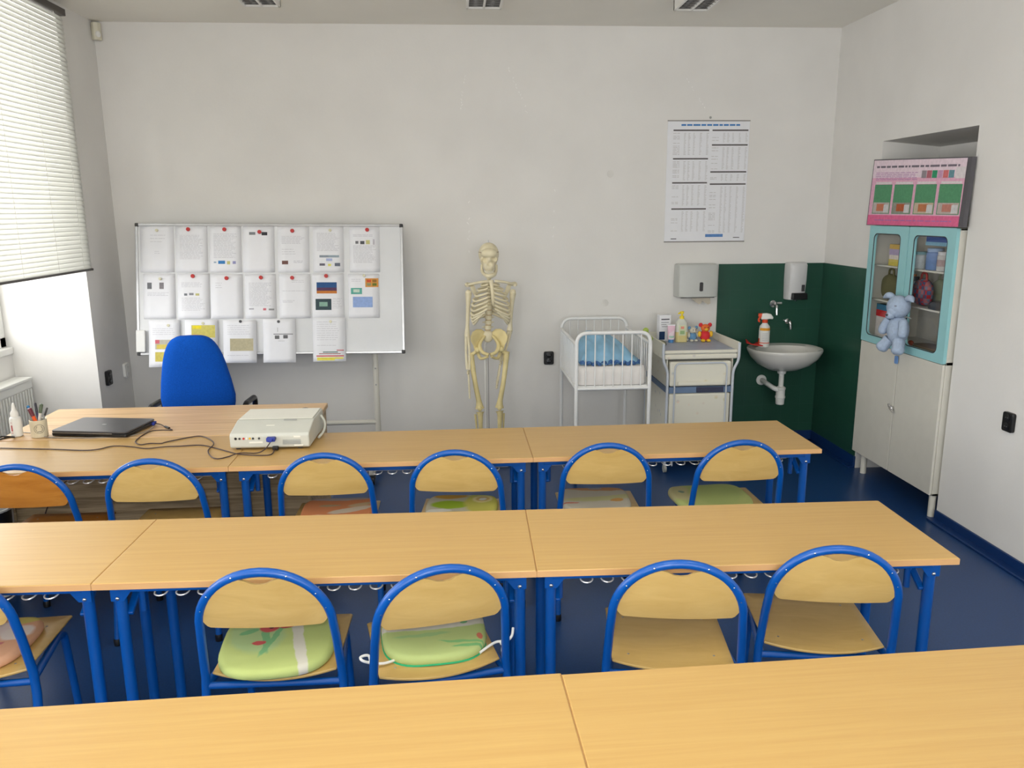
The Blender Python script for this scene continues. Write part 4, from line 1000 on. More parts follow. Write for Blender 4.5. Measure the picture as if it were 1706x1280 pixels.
for sx in (-1, 1):
    x = sx * (W_ + .002)
    MB().tube(fillet([(x, YF, .03), (x, YF, .72), (sx * .262, YF - .005, .79), (sx * .262, YF - .005, .91)], .04), .0095, 10).obj('front_tube', M_pipe, t, angle=60)
    MB().tube([(x, YB, .03), (x, YB, .90)], .0095, 10).obj('rear_tube', M_pipe, t)
    MB().box(x - .004, x + .004, YF + .02, YB - .01, .61, .80).obj('side_panel', M_leaf, t, smooth=False)
    MB().box(x - .004, x + .004, YF + .02, YB - .01, .1, .565).obj('side_panel', M_leaf, t, smooth=False)
    MB().box(x - .006, x + .006, YF + .01, YB - .01, .567, .607).obj('side_strip', M_strip, t, smooth=False)
    MB().prism([(YF - .005, .80), (YB, .80), (YB, .905), (YF - .005, .915)], -.006, .006, lambda a, b, c, sx=sx: (sx * .258 + c, a, b)).obj('side_board', M_leaf, t, smooth=False, bevel=.004)
    for y in (YF, YB): MB().lathe([(.008, -.01), (.028, -.009), (.028, .009), (.008, .01)], 14, (x, y, .028), axis='X').obj('castor', M_grey, t)
for z0, z1 in ((.612, .785), (.10, .562)):
    dr = MB().box(-W_ + .012, W_ - .012, YF - .006, YB - .02, z0, z1).obj('drawer', M_leaf, t, smooth=False, bevel=.012)
    if z0 > .5: MB().box(-.16, .16, YF - .02, YF - .006, z0 + .008, z0 + .035).obj('drawer_lip', M_leaf, dr, smooth=False, bevel=.006)
MB().tube(fillet([(-W_ + .045, YF - .012, .05), (-W_ + .045, YF - .012, .775), (W_ - .045, YF - .012, .775), (W_ - .045, YF - .012, .05)], .04), .006, 8).obj('front_hoop', M_pipe, t, angle=60)
MB().box(-W_ + .01, W_ - .01, YF - .004, YF + .02, .566, .608).obj('front_strip', M_strip, t, smooth=False)
MB().box(-W_ + .2, W_ - .06, YF - .0065, YF - .004, .568, .606).obj('painted_gap_shade', mat('gap_shade_blue', rgb(58, 62, 84), .8), t, smooth=False)  # solid slab on the strip; the gap's shade is put into its colour
MB().box(-.252, .252, YF - .01, YF + .012, .80, .836).obj('tray_front', M_leaf, t, smooth=False, bevel=.012)
MB().box(-.252, .252, YF - .004, YF + .012, .838, .862).obj('tray_lip', M_leaf, t, smooth=False, bevel=.01)
MB().box(-.252, .252, YF + .01, YB, .80, .856).obj('changing_mat', mat('blue_grey_vinyl', rgb(166, 172, 188), .5), t, smooth=False, bevel=.006)
MB().box(-.252, .252, YB - .012, YB, .80, .9).obj('tray_back', M_leaf, t, smooth=False, bevel=.004)

# toiletries and toys on the changing table (top at z .856)
ZT = .8565
t = thing('lotion_box', 'white upright carton with dark print, tallest box behind the pink tube', 'box', (1.515, 5.68, ZT), .1)
MB().box(-.043, .043, -.028, .028, 0, .19).obj('carton', M_paper, t, smooth=False, bevel=.002)
m = MB()
for z, x0, x1, h_ in ((.155, -.03, .032, .008), (.135, -.03, .028, .003), (.12, -.03, .01, .003), (.105, -.025, .02, .003)): m.box(x0, x1, -.0286, -.028, z, z + h_)
m.obj('printed_text', M_ink_dark, t, smooth=False)
MB().box(-.043, .0, -.0287, -.0281, .01, .07).obj('printed_blue', flat((40, 60, 96)), t, smooth=False)
t = thing('cream_tube', 'pink and white squeeze tube standing on its blue cap', 'tube', (1.545, 5.58, ZT), 0)
MB().lathe([(.017, 0), (.019, .002), (.019, .022), (.017, .024)], 16).obj('cap', mat('sky_blue_cap', rgb(80, 140, 196), .4), t)
q = MB()
q.grid(lambda u, v: ((.024 + .004 * v) * math.cos(2 * PI * u) * (1), (.018 * (1 - v) + .003) * math.sin(2 * PI * u), .024 + .1 * v), 24, 8); q.obj('tube_body', printed('pastel_tube', rgb(232, 214, 222), [(0, 0, .05, .01, 0, rgb(226, 190, 206))], rough=.4, bmp=0), t)
MB().box(-.028, .028, -.003, .003, .122, .13).obj('crimp', M_paper, t, smooth=False)
MB().lathe([(.0232, .03), (.0236, .05)], 20, cap=False).obj('green_band', flat((170, 206, 190)), t).scale = (1, .82, 1)
t = thing('pump_bottle', 'clear bottle of pale yellow baby soap with yellow pump', 'bottle', (1.625, 5.60, ZT), 0)
el = rrect(.088, .05, .02, 5)
M_soap = mat('pale_yellow_soap', rgb(214, 200, 140), .15, spec=.5, var=.02); M_clear = mat('milky_clear_plastic', rgb(206, 208, 196), .2, spec=.5, var=.02)
def body(z0, z1, s0, s1, n=6):
    m = MB(); k = len(el)
    for i in range(n + 1):
        f_ = i / n; s_ = s0 + (s1 - s0) * f_
        for a, b in el: m.v.append((a * s_, b * s_, z0 + (z1 - z0) * f_))
    for i in range(n):
        for j in range(k): m.f.append((i * k + j, i * k + (j + 1) % k, (i + 1) * k + (j + 1) % k, (i + 1) * k + j))
    m.f.append(tuple(reversed(range(k)))); m.f.append(tuple(n * k + j for j in range(k)))
    return m
body(0, .075, .97, 1.0).obj('soap_fill', M_soap, t, bevel=.003)
body(.075, .14, 1.0, .93).obj('bottle_body', M_clear, t)
body(.14, .17, .93, .42).obj('bottle_shoulder', M_clear, t)
MB().box(-.026, .026, -.0262, -.0235, .05, .125).obj('label_panel', mat('pale_green_label', rgb(206, 212, 176), .5), t, smooth=False)
MB().box(-.012, .012, -.0268, -.0262, .098, .116).obj('label_mark', flat((224, 150, 130)), t, smooth=False)
MB().box(-.016, .016, -.0268, -.0262, .06, .085).obj('label_text', flat((150, 180, 130)), t, smooth=False)
M_yel = mat('yellow_pump_plastic', rgb(240, 214, 40), .4)
MB().lathe([(.016, .168), (.016, .188), (.007, .19), (.007, .205), (.014, .207), (.014, .22), (.01, .223)], 16).tube([(0, 0, .213), (-.02, -.012, .213), (-.03, -.018, .208)], .006, 8).obj('pump_head', M_yel, t)
def plush(name, label, loc, rz, sc, body_m, belly_m, face_m, ear='round', feet_m=None, cat='toy', limbs=True):
    t = thing(name, label, cat, loc, rz)
    s = sc
    MB().ell((0, 0, .038 * s), (.034 * s, .03 * s, .036 * s)).obj('body', body_m, t)
    hd = MB().ell((0, -.004 * s, .088 * s), (.03 * s, .027 * s, .026 * s)).obj('head', face_m, t)
    MB().ell((0, -.028 * s, .082 * s), (.012 * s, .01 * s, .009 * s), 10, 7).obj('muzzle', belly_m, hd)
    for sx in (-1, 1):
        MB().ell((sx * .03 * s, 0, .108 * s), (.014 * s, .008 * s, .014 * s), 12, 8).obj('ear', body_m, hd)
        MB().ell((sx * .011 * s, -.029 * s, .094 * s), (.0035 * s,) * 3, 8, 6).obj('eye', M_black, hd)
        MB().ell((sx * .038 * s, -.008 * s, .05 * s), (.012 * s, .012 * s, .02 * s), 10, 8).obj('arm', belly_m, t)
        MB().ell((sx * .018 * s, -.024 * s, .01 * s), (.015 * s, .02 * s, .01 * s), 10, 8).obj('foot', feet_m or belly_m, t)
    return t
M_tr = mat('red_toy_plush', rgb(214, 48, 56), .8); M_ty = mat('yellow_toy_plush', rgb(238, 190, 52), .8); M_to = mat('orange_toy_plush', rgb(226, 110, 50), .8)
plush('red_bear_toy', 'small red and yellow plush toy with round ears, right end of the changing table', (1.80, 5.60, ZT), 0, 1.12, M_tr, M_ty, M_to, feet_m=M_ty)
M_tb = mat('blue_toy_plush', rgb(104, 150, 190), .85); M_tw = mat('pale_toy_plush', rgb(210, 206, 190), .85)
plush('blue_mouse_toy', 'small blue and cream plush toy with large ears, beside the red toy', (1.715, 5.62, ZT), .2, .92, M_tb, M_tw, M_tw)
o = MB().puff(rrect(.05, .04, .012), [(1, .002, 0), (.85, .012, 0), (.4, .016, 0)], None).obj('cotton_pad', mat('white_cotton_wool', rgb(236, 234, 230), .95), None, loc=(1.672, 5.66, ZT))
tag(o, 'small white cotton wad between pump bottle and blue toy', 'cotton')
t = thing('green_rattle', 'yellow-green baby rattle leaning over the left edge of the changing table', 'rattle', (1.375, 5.50, .80), 0)
M_gr = mat('lime_rattle', rgb(168, 190, 84), .5)
MB().tube([(.05, 0, .062), (.0, -.0, .115), (-.03, 0, .15)], [.007, .007, .009], 8).obj('handle', M_gr, t)
MB().ell((-.036, 0, .16), (.022, .016, .02), 12, 8).obj('rattle_head', M_gr, t)
o = MB().puff(rrect(.055, .11, .02), [(1, .0, -.008), (.9, .012, -.01), (.4, .018, -.01)], None).obj('folded_cloth', mat('grey_green_cloth', rgb(120, 124, 104), .9, bmp=.3, bscale=60), None, loc=(1.455, 5.50, ZT + .011))
tag(o, 'folded grey-green cloth on the left edge of the changing table', 'cloth')

# ------------------------------------------------------------------ wash corner
t = thing('towel_dispenser', 'light grey paper towel dispenser with dark slot window on the wall', 'dispenser', (1.79, D, 1.16))
b_ = [(-.158, 0), (.158, 0), (.158, -.06), (.145, -.115), (.1, -.128), (-.1, -.128), (-.145, -.115), (-.158, -.06)]
M_disp = mat('dispenser_grey', rgb(190, 192, 188), .45, var=.02)
def dz(a, b, c):
    s_ = 1 - .02 * abs(c - .1) / .14
    return (a * s_, b * (1 - .12 * max(0, c - .17) / .07), c)
m = MB(); lv = [0, .02, .1, .2, .235, .242]; k = len(b_)
for z in lv:
    sc = .93 if z == lv[-1] else 1
    for a, b in b_: m.v.append(dz(a * sc, b * sc, z))
for i in range(len(lv) - 1):
    for j in range(k): m.f.append((i * k + (j + 1) % k, i * k + j, (i + 1) * k + j, (i + 1) * k + (j + 1) % k))
m.f.append(tuple(range(k))); m.f.append(tuple((len(lv) - 1) * k + j for j in reversed(range(k))))
m.obj('housing', M_disp, t, angle=30, bevel=.006)
MB().prism(rrect(.026, .066, .008), -.002, .002, lambda a, b, c: (a + .018, -.1292 + c, b + .078)).obj('level_window', M_dark, t)
MB().box(-.125, .125, -.11, -.03, -.006, .004).obj('outlet_slot', M_dark, t, smooth=False)
m = MB()
for x0, x1, xt, d_ in ((-.06, .05, .02, -.055), (-.005, .1, .09, -.058)):
    m.add([(x0, -.09, .0), (x1, -.09, 0), (xt + .012, -.096, d_ * .85), (xt - .006, -.096, d_)], [(0, 1, 2, 3)])
m.obj('paper_towel', mat('recycled_towel_paper', rgb(190, 182, 166), .9), t, smooth=False, solid=.002)

t = thing('soap_dispenser', 'white wall soap dispenser with dark push bar above the basin', 'dispenser', (2.556, D - .008, 1.125))
pf = [(-.078, 0), (.078, 0), (.078, -.05), (.062, -.088), (.03, -.1), (-.03, -.1), (-.062, -.088), (-.078, -.05)]
m = MB(); lv = [0, .01, .14, .26, .278]; k = len(pf)
for z in lv:
    sc = (.9 if z > .27 else 1)
    for a, b in pf: m.v.append((a * (sc - .06 * (z < .05)), b * sc * (1 if z > .04 else .82), z))
for i in range(len(lv) - 1):
    for j in range(k): m.f.append((i * k + (j + 1) % k, i * k + j, (i + 1) * k + j, (i + 1) * k + (j + 1) % k))
m.f.append(tuple(range(k))); m.f.append(tuple((len(lv) - 1) * k + j for j in reversed(range(k))))
m.obj('housing', mat('dispenser_white', rgb(206, 206, 206), .35, var=.02), t, angle=30, bevel=.006)
MB().prism([(-.045, 0), (.072, 0), (.066, .05), (-.045, .05)], -.112, -.07, lambda a, b, c: (a, c, b + .004)).obj('push_bar', M_black, t, smooth=False, bevel=.006)
MB().box(.022, .046, -.1035, -.097, .065, .115).obj('level_window', M_dark, t, smooth=False, bevel=.003)
MB().lathe([(.008, 0), (.011, .012)], 12, (.0, -.06, -.01)).obj('spout', M_chrome, t)

t = thing('wash_basin', 'white oval ceramic wash basin hung on the green tiles with white trap', 'basin', (2.425, D - .008, .78))
M_cer = mat('white_ceramic', rgb(216, 214, 208), .12, spec=.6, var=.01)
def rim(a, s=1, dy=0):
    c_, s_ = math.cos(a), math.sin(a)
    x = .268 * math.copysign(abs(c_) ** .85, c_) * s
    y = -.225 + dy + .225 * math.copysign(abs(s_) ** .8, s_) * (s if s_ < 0 else (s * .98 + .02 if s > .97 else s))
    return x, y
N = 48; m = MB(); rings = []
def ring(s, z, dy=0):
    i0 = len(m.v)
    for q in range(N): x, y = rim(2 * PI * q / N, s, dy); m.v.append((x, min(y, 0), z))
    rings.append(i0)
for s, z, dy in ((.2, -.165, .03), (.42, -.155, .02), (.7, -.115, .01), (.9, -.06, 0), (.985, -.015, 0), (1.0, .0, 0), (.985, .008, 0), (.95, .006, 0)): ring(s, z, dy)
for s, z, dy in ((.82, .002, -.035), (.78, -.02, -.035), (.66, -.08, -.03), (.4, -.12, -.02), (.12, -.13, -.01)): ring(s, z, dy)
for a, b in zip(rings, rings[1:]):
    for q in range(N): m.f.append((a + q, a + (q + 1) % N, b + (q + 1) % N, b + q))
m.f.append(tuple(rings[0] + q for q in reversed(range(N)))); m.f.append(tuple(rings[-1] + q for q in range(N)))
m.obj('basin', M_cer, t, angle=60)
MB().lathe([(.018, 0), (.018, .004)], 14, (0, -.075, -.045), axis='Y').obj('overflow_hole', M_dark, t)
MB().lathe([(.03, -.19), (.034, -.165), (.02, -.16)], 18, (0, -.2, 0)).obj('drain_collar', M_white_matte, t)
MB().tube([(0, -.2, -.17), (0, -.2, -.33)], .019, 16).obj('tail_pipe', M_white_matte, t)
MB().lathe([(.024, -.43), (.031, -.425), (.033, -.38), (.037, -.378), (.037, -.365), (.033, -.36), (.033, -.315), (.036, -.312), (.036, -.298), (.024, -.29)], 18, (0, -.2, 0)).obj('bottle_trap', M_white_matte, t)
MB().tube(fillet([(0, -.2, -.325), (-.05, -.2, -.305), (-.075, -.12, -.285), (-.075, -.012, -.28)], .03), .018, 12).obj('waste_pipe', M_white_matte, t)
MB().lathe([(.04, 0), (.04, -.008), (.02, -.012)], 20, (-.075, -.0, -.28), axis='Y').obj('wall_rosette', M_white_matte, t)
t = thing('wall_tap', 'chrome wall tap with cross handle on the green tiles', 'tap', (2.405, D - .008, 1.09))
MB().lathe([(.026, 0), (.026, -.006), (.012, -.012), (.012, -.045)], 16, axis='Y').tube(fillet([(0, -.04, 0), (0, -.085, -.01), (0, -.09, -.075)], .03), .011, 12).obj('tap_body', M_chrome, t)
MB().tube([(-.045, -.05, .012), (.048, -.05, .01)], .009, 10).tube([(0, -.05, 0), (0, -.05, .02)], .014, 10).obj('handle', M_chrome, t)
t = thing('angle_valve', 'small chrome shut-off spout low right of the wall tap', 'valve', (2.527, D - .008, .955))
MB().lathe([(.02, 0), (.02, -.005), (.01, -.01), (.01, -.04)], 14, axis='Y').tube(fillet([(0, -.035, .005), (0, -.055, 0), (.006, -.058, -.055)], .02), .013, 12).obj('valve_body', M_chrome, t)
MB().tube([(-.04, -.02, .012), (.0, -.03, .006)], .003, 6).obj('lever', M_chrome, t)
t = thing('cleaner_spray', 'white trigger spray bottle with orange nozzle on the basin rim', 'spray bottle', (2.29, 5.72, .788), -.2)
MB().lathe([(.036, 0), (.04, .004), (.04, .12), (.036, .155), (.02, .175), (.016, .185)], 22).obj('bottle', M_white_matte, t)
M_or = mat('orange_red_plastic', rgb(222, 74, 30), .4)
m = MB()
for z, h_, hw in ((.125, .02, 1.1),): m.grid(lambda u, v: (.0405 * math.cos(-PI / 2 - hw + 2 * hw * u), .0405 * math.sin(-PI / 2 - hw + 2 * hw * u), z + h_ * v), 10, 1)
m.obj('orange_label', flat((232, 164, 60)), t, smooth=False)
m = MB().grid(lambda u, v: (.0405 * math.cos(-PI / 2 - 1.1 + 2.2 * u), .0405 * math.sin(-PI / 2 - 1.1 + 2.2 * u), .03 + .006 * v), 10, 1).grid(lambda u, v: (.0406 * math.cos(-PI - .1 + .6 * u), .0406 * math.sin(-PI - .1 + .6 * u), .02 + .045 * v), 5, 1)
m.obj('red_label', flat((224, 96, 60)), t, smooth=False)
m = MB()
for q in range(5): m.grid(lambda u, v, q=q: (.0405 * math.cos(-PI / 2 - .5 + 1. * u), .0405 * math.sin(-PI / 2 - .5 + 1. * u), .05 + q * .013 + .003 * v), 6, 1)
m.obj('printed_text', M_ink, t, smooth=False)
MB().lathe([(.02, .18), (.021, .2), (.015, .204)], 16).tube(smoothpath([(-.02, 0, .225), (-.042, 0, .215), (-.045, 0, .195), (-.036, 0, .188)], 3), .008, 8).box(-.05, -.02, -.014, .014, .225, .25).obj('trigger', M_or, t, bevel=.003)
MB().prism([(-.03, .205), (.012, .205), (.03, .21), (.055, .208), (.058, .222), (.04, .245), (.01, .252), (-.03, .25)], -.015, .015, lambda a, b, c: (a, -c, b)).obj('spray_head', M_white, t, smooth=False, bevel=.006)
o = MB().grid(lambda u, v: (-.06 + .12 * u, -.05 + .1 * v, .012 + .012 * math.sin(7 * u + 2) * v + .02 * (1 - u) ** 2), 12, 8).obj('red_cloth', mat('red_cleaning_cloth', rgb(196, 44, 38), .9, bmp=.3), None, solid=.006, loc=(2.225, 5.74, .79), rot=(0, 0, -.3))
tag(o, 'red cleaning cloth draped on the left rim of the basin', 'cloth')
o = MB().tube(fillet([(0, 0, 0), (0, -.03, .0), (0, -.03, -.12), (.004, -.004, -.13)], .015), .006, 8).obj('towel_hook', M_chrome, None, loc=(2.135, D - .008, .80))
tag(o, 'thin chrome hook on the tiles left of the basin', 'hook')

# ------------------------------------------------------------------ cabinet in the recess
t = thing('medicine_cabinet', 'tall cream metal cabinet with turquoise glazed doors in the wall recess', 'cabinet', (2.76, 4.70, 0))
CY0, CY1, CD = -.465, .468, .38            # local y (near, far), depth
M_tur = mat('turquoise_paint', rgb(150, 204, 208), .4, var=.02)
b_ = MB()
b_.box(.004, CD, CY0, CY0 + .012, .135, 1.68); b_.box(.004, CD, CY1 - .012, CY1, .135, 1.68); b_.box(CD - .012, CD, CY0, CY1, .135, 1.68)
b_.box(.004, CD, CY0, CY1, .135, .15); b_.box(.004, CD, CY0, CY1, 1.668, 1.68); b_.box(.004, CD, CY0, CY1, .915, .935)
b_.obj('carcass', M_ivory, t, smooth=False, bevel=.002)
for z in (1.195, 1.42): MB().box(.03, CD - .012, CY0 + .012, CY1 - .012, z, z + .01).obj('shelf', M_ivory, t, smooth=False)
for y0, y1 in ((CY0, .0), (.002, CY1)):
    d_ = MB().box(-.012, .003, y0 + .003, y1 - .003, .14, .918).obj('lower_door', M_ivory, t, smooth=False, bevel=.003)
    if y0 == CY0: MB().ell((-.025, .0, .555), (.012, .02, .016), 10, 8).tube(smoothpath([(-.028, .025, .575), (-.036, .0, .56), (-.03, -.03, .535)], 4), .007, 8).obj('latch_handle', M_chrome, d_)
for y0, y1, p0, p1 in ((CY0, .0, -.387, -.058), (.002, CY1, .09, .405)):
    zlo, zhi, q0, q1 = .922, 1.682, .972, 1.632
    o_ = rrect(y1 - y0 - .004, zhi - zlo, .008, 5, (y0 + y1) / 2, (zlo + zhi) / 2); i_ = rrect(p1 - p0, q1 - q0, .035, 5, (p0 + p1) / 2, (q0 + q1) / 2)
    n = len(o_); m = MB()
    for x in (-.016, .003):
        for a, b in o_: m.v.append((x, a, b))
        for a, b in i_: m.v.append((x, a, b))
    for j in range(n):
        j2 = (j + 1) % n
        m.f += [(j2, j, n + j, n + j2), (2 * n + j, 2 * n + j2, 3 * n + j2, 3 * n + j), (j, j2, 2 * n + j2, 2 * n + j), (n + j2, n + j, 3 * n + j, 3 * n + j2)]
    d_ = m.obj('glazed_door', M_tur, t, angle=30)
    MB().prism(rrect(p1 - p0 + .01, q1 - q0 + .01, .035, 5, (p0 + p1) / 2, (q0 + q1) / 2), -.003, .0, lambda a, b, c: (c, a, b)).obj('glass_pane', M_glass, d_, smooth=False)
    MB().tube([(-.015, a, b) for a, b in rrect(p1 - p0, q1 - q0, .035, 5, (p0 + p1) / 2, (q0 + q1) / 2)], .003, 6, closed=True).obj('rubber_seal', M_dark, d_)
for x, y in ((.03, CY0 + .03), (.03, CY1 - .1), (CD - .04, CY0 + .03), (CD - .04, CY1 - .1)): MB().tube([(x, y, 0), (x, y, .135)], .02, 12).obj('leg', M_ivory, t)
o = MB().prism(rrect(.032, .05, .008), -.003, .003, lambda a, b, c: (c, a, b)).obj('key_tag', mat('blue_key_tag', rgb(110, 150, 206), .5), None, loc=(2.738, 4.70, .866))
tag(o, 'small blue key tag hanging on the cream cabinet door', 'tag')
MB().tube([(0, 0, .022), (.004, 0, .045)], .002, 6).obj('tag_string', M_grey, o)
# contents seen through the glass (shelf levels .935, 1.205, 1.43)
def boxthing(name, label, cat, loc, size, col, bands=(), rz=0, group='things on the cabinet shelves'):
    t = thing(name, label, cat, loc, rz, group)
    dx, dy, dz = size
    MB().box(-dx / 2, dx / 2, -dy / 2, dy / 2, 0, dz).obj('box_body', flat(col), t, smooth=False, bevel=.002)
    for z0, z1, c_ in bands: MB().box(-dx / 2 - .0012, dx / 2 + .0004, -dy / 2 - .0012, dy / 2 + .0004, dz * z0, dz * z1).obj('printed_band', flat(c_), t, smooth=False)
    return t
def jar(name, label, loc, r, h, col, lid, cat='jar', band=None):
    t = thing(name, label, cat, loc, 0, 'things on the cabinet shelves')
    MB().lathe([(r * .95, 0), (r, .004), (r, h * .8), (r * .9, h * .84)], 20).obj('jar_body', flat(col, .25), t)
    MB().lathe([(r * .92, h * .84), (r * .94, h * .86), (r * .94, h), (r * .88, h + .002)], 20).obj('lid', flat(lid, .4), t)
    if band: MB().lathe([(r * 1.01, h * .25), (r * 1.01, h * .6)], 20, cap=False).obj('label', flat(band), t)
    return t
boxthing('medicine_carton', 'yellow and white carton behind the far glass door, top shelf', 'box', (2.845, 4.965, 1.4305), (.06, .13, .135), (214, 206, 196), [(.78, 1.0, (206, 168, 70)), (.5, .78, (170, 156, 190)), (0, .3, (206, 190, 90))])
boxthing('swab_carton', 'pale blue carton beside the yellow carton', 'box', (2.85, 4.855, 1.4305), (.06, .075, .09), (206, 214, 220), [(.5, .9, (150, 180, 206))])
boxthing('blue_carton', 'dark blue carton lying highest on the near top shelf', 'box', (2.88, 4.50, 1.5755), (.16, .22, .06), (36, 78, 150), [(0, .35, (120, 170, 196))])
boxthing('glove_carton', 'white and pale blue carton under the dark blue carton', 'box', (2.93, 4.45, 1.4305), (.1, .12, .14), (196, 210, 222), [(.7, .9, (110, 160, 200)), (.2, .4, (150, 190, 210))])
jar('bandage_jar', 'blue lidded jar in the middle of the near top shelf', (2.86, 4.60, 1.4305), .048, .125, (110, 140, 190), (150, 176, 210))
jar('glass_jar', 'clear shiny jar right of the blue jar', (2.845, 4.48, 1.4305), .04, .11, (196, 196, 196), (214, 214, 216), band=(170, 150, 150))
jar('cotton_jar', 'small white jar with teal stripe, left on the near top shelf', (2.84, 4.715, 1.4305), .035, .1, (206, 214, 216), (120, 170, 180))
for k, (y, x, h_, l_) in enumerate(((5.1, 2.95, .1, 'leftmost slim brown vial behind the hot-water bottle'), (5.02, 2.95, .13, 'tallest slim vial with dark cap behind the hot-water bottle'), (4.94, 2.94, .11, 'amber vial with orange cap behind the hot-water bottle'), (4.87, 2.92, .1, 'short grey vial nearest the door post'))):
    jar('vial', l_, (x, y, 1.2055), .018, h_ + .06, ((150, 140, 130), (120, 116, 116), (180, 120, 70), (140, 140, 144))[k], ((40, 40, 44), (50, 54, 60), (206, 120, 60), (70, 70, 80))[k], cat='vial')
def waterbottle(name, label, loc, m, neck):
    t = thing(name, label, 'hot-water bottle', loc, 0, 'hot-water bottles in the cabinet')
    o_ = []
    for q in range(36):
        th = 2 * PI * q / 36; c_, s_ = math.cos(th), math.sin(th)
        w_ = .088 if s_ < 0 else .088 - .03 * s_ ** 3
        o_.append((math.copysign(abs(c_) ** .7, c_) * w_, math.copysign(abs(s_) ** .75, s_) * .082 + .086))
    MB().puff(o_, [(1, .004, -.004), (.93, .018, -.018), (.7, .026, -.026), (.3, .028, -.028)], lambda a, b, c: (-c, a, b)).obj('body', m, t, angle=70)
    MB().tube(fillet([(0, -.03, .155), (0, -.026, .2), (0, .026, .2), (0, .03, .155)], .02), .007, 8).obj('neck_loop', neck, t)
    return t
M_kh = mat('khaki_cloth', rgb(98, 92, 56), .9, bmp=.3)
waterbottle('hot_water_bottle', 'khaki hot-water bottle standing behind the far glass door', (2.84, 5.025, 1.2055), M_kh, M_kh)
def plaid():
    m, nt, b = newmat('red_blue_plaid'); setp(b, .9, 0, .1)
    v = coords(nt)
    ch = nt.nodes.new('ShaderNodeTexChecker'); ch.inputs['Scale'].default_value = 40; ch.inputs['Color1'].default_value = rgb(170, 44, 48); ch.inputs['Color2'].default_value = rgb(70, 84, 120)
    nt.links.new(v, ch.inputs['Vector'])
    c2 = nt.nodes.new('ShaderNodeTexChecker'); c2.inputs['Scale'].default_value = 19; c2.inputs['Color1'].default_value = (0, 0, 0, 1); c2.inputs['Color2'].default_value = (1, 1, 1, 1)
    nt.links.new(v, c2.inputs['Vector'])
    mx = nt.nodes.new('ShaderNodeMix'); mx.data_type = 'RGBA'; mx.inputs['B'].default_value = rgb(150, 150, 156)
    mm = nt.nodes.new('ShaderNodeMath'); mm.operation = 'MULTIPLY'; mm.inputs[1].default_value = .35
    nt.links.new(c2.outputs['Fac'], mm.inputs[0]); nt.links.new(mm.outputs[0], mx.inputs['Factor'])
    nt.links.new(ch.outputs['Color'], mx.inputs['A']); nt.links.new(mx.outputs['Result'], b.inputs['Base Color'])
    return m
M_pl = plaid()
waterbottle('plaid_hot_water_bottle', 'red and blue plaid hot-water bottle behind the near glass door', (2.845, 4.665, 1.2055), M_pl, mat('red_rubber', rgb(170, 50, 46), .6))
waterbottle('green_hot_water_bottle', 'dull green hot-water bottle tucked behind the plaid one', (2.92, 4.60, 1.2055), mat('dull_green_rubber', rgb(112, 120, 92), .7), MATS['dull_green_rubber'])
o = MB().puff([(.06 * math.cos(a) * 1.0, .11 * math.sin(a)) for a in [2 * PI * q / 28 for q in range(28)]], [(1, .004, 0), (.9, .03, 0), (.6, .045, 0), (.2, .04, 0)], None).obj('black_pouch', mat('black_leather', rgb(30, 28, 30), .5), None, loc=(2.86, 4.475, 1.2055))
tag(o, 'flat black pouch lying right of the plaid hot-water bottle', 'pouch')
o = MB().box(-.07, .07, -.13, .13, 0, .012).obj('folder', flat((120, 124, 168)), None, smooth=False, bevel=.002, loc=(2.88, 4.70, 1.18))
o.location = (2.865, 4.66, 1.2055); bpy.data.objects.remove(o)
t = boxthing('blue_red_book', 'upright blue, red and white first-aid book behind the far glass door, lowest shelf', 'book', (2.84, 5.035, .9355), (.05, .18, .235), (216, 210, 206), [(.84, 1.0, (60, 116, 150)), (.66, .84, (196, 40, 44))])
MB().ell((-.0265, .0, .09), (.001, .03, .035), 12, 8).obj('printed_emblem', flat((40, 70, 130)), t)
o = MB().puff(rrect(.14, .26, .05), [(1, .012, 0), (.9, .04, 0), (.5, .045, 0)], None).obj('brown_case', mat('brown_leather', rgb(104, 82, 52), .6), None, loc=(2.86, 4.55, .9355))
tag(o, 'brown leather case lying on the lowest shelf of the cabinet', 'case')
o = MB().puff(rrect(.16, .3, .03), [(1, .004, 0), (.9, .008, 0)], None).obj('wooden_tray', mat('pale_tray', rgb(190, 140, 90), .6), None, loc=(3.02, 4.60, .9355))
tag(o, 'flat tan tray behind the brown leather case', 'tray')
o = MB().ell((0, 0, .025), (.02, .022, .025), 12, 8).obj('rubber_ball', flat((150, 70, 50)), None, loc=(2.83, 4.715, .9355))
tag(o, 'small reddish rubber bulb left of the brown case', 'bulb')

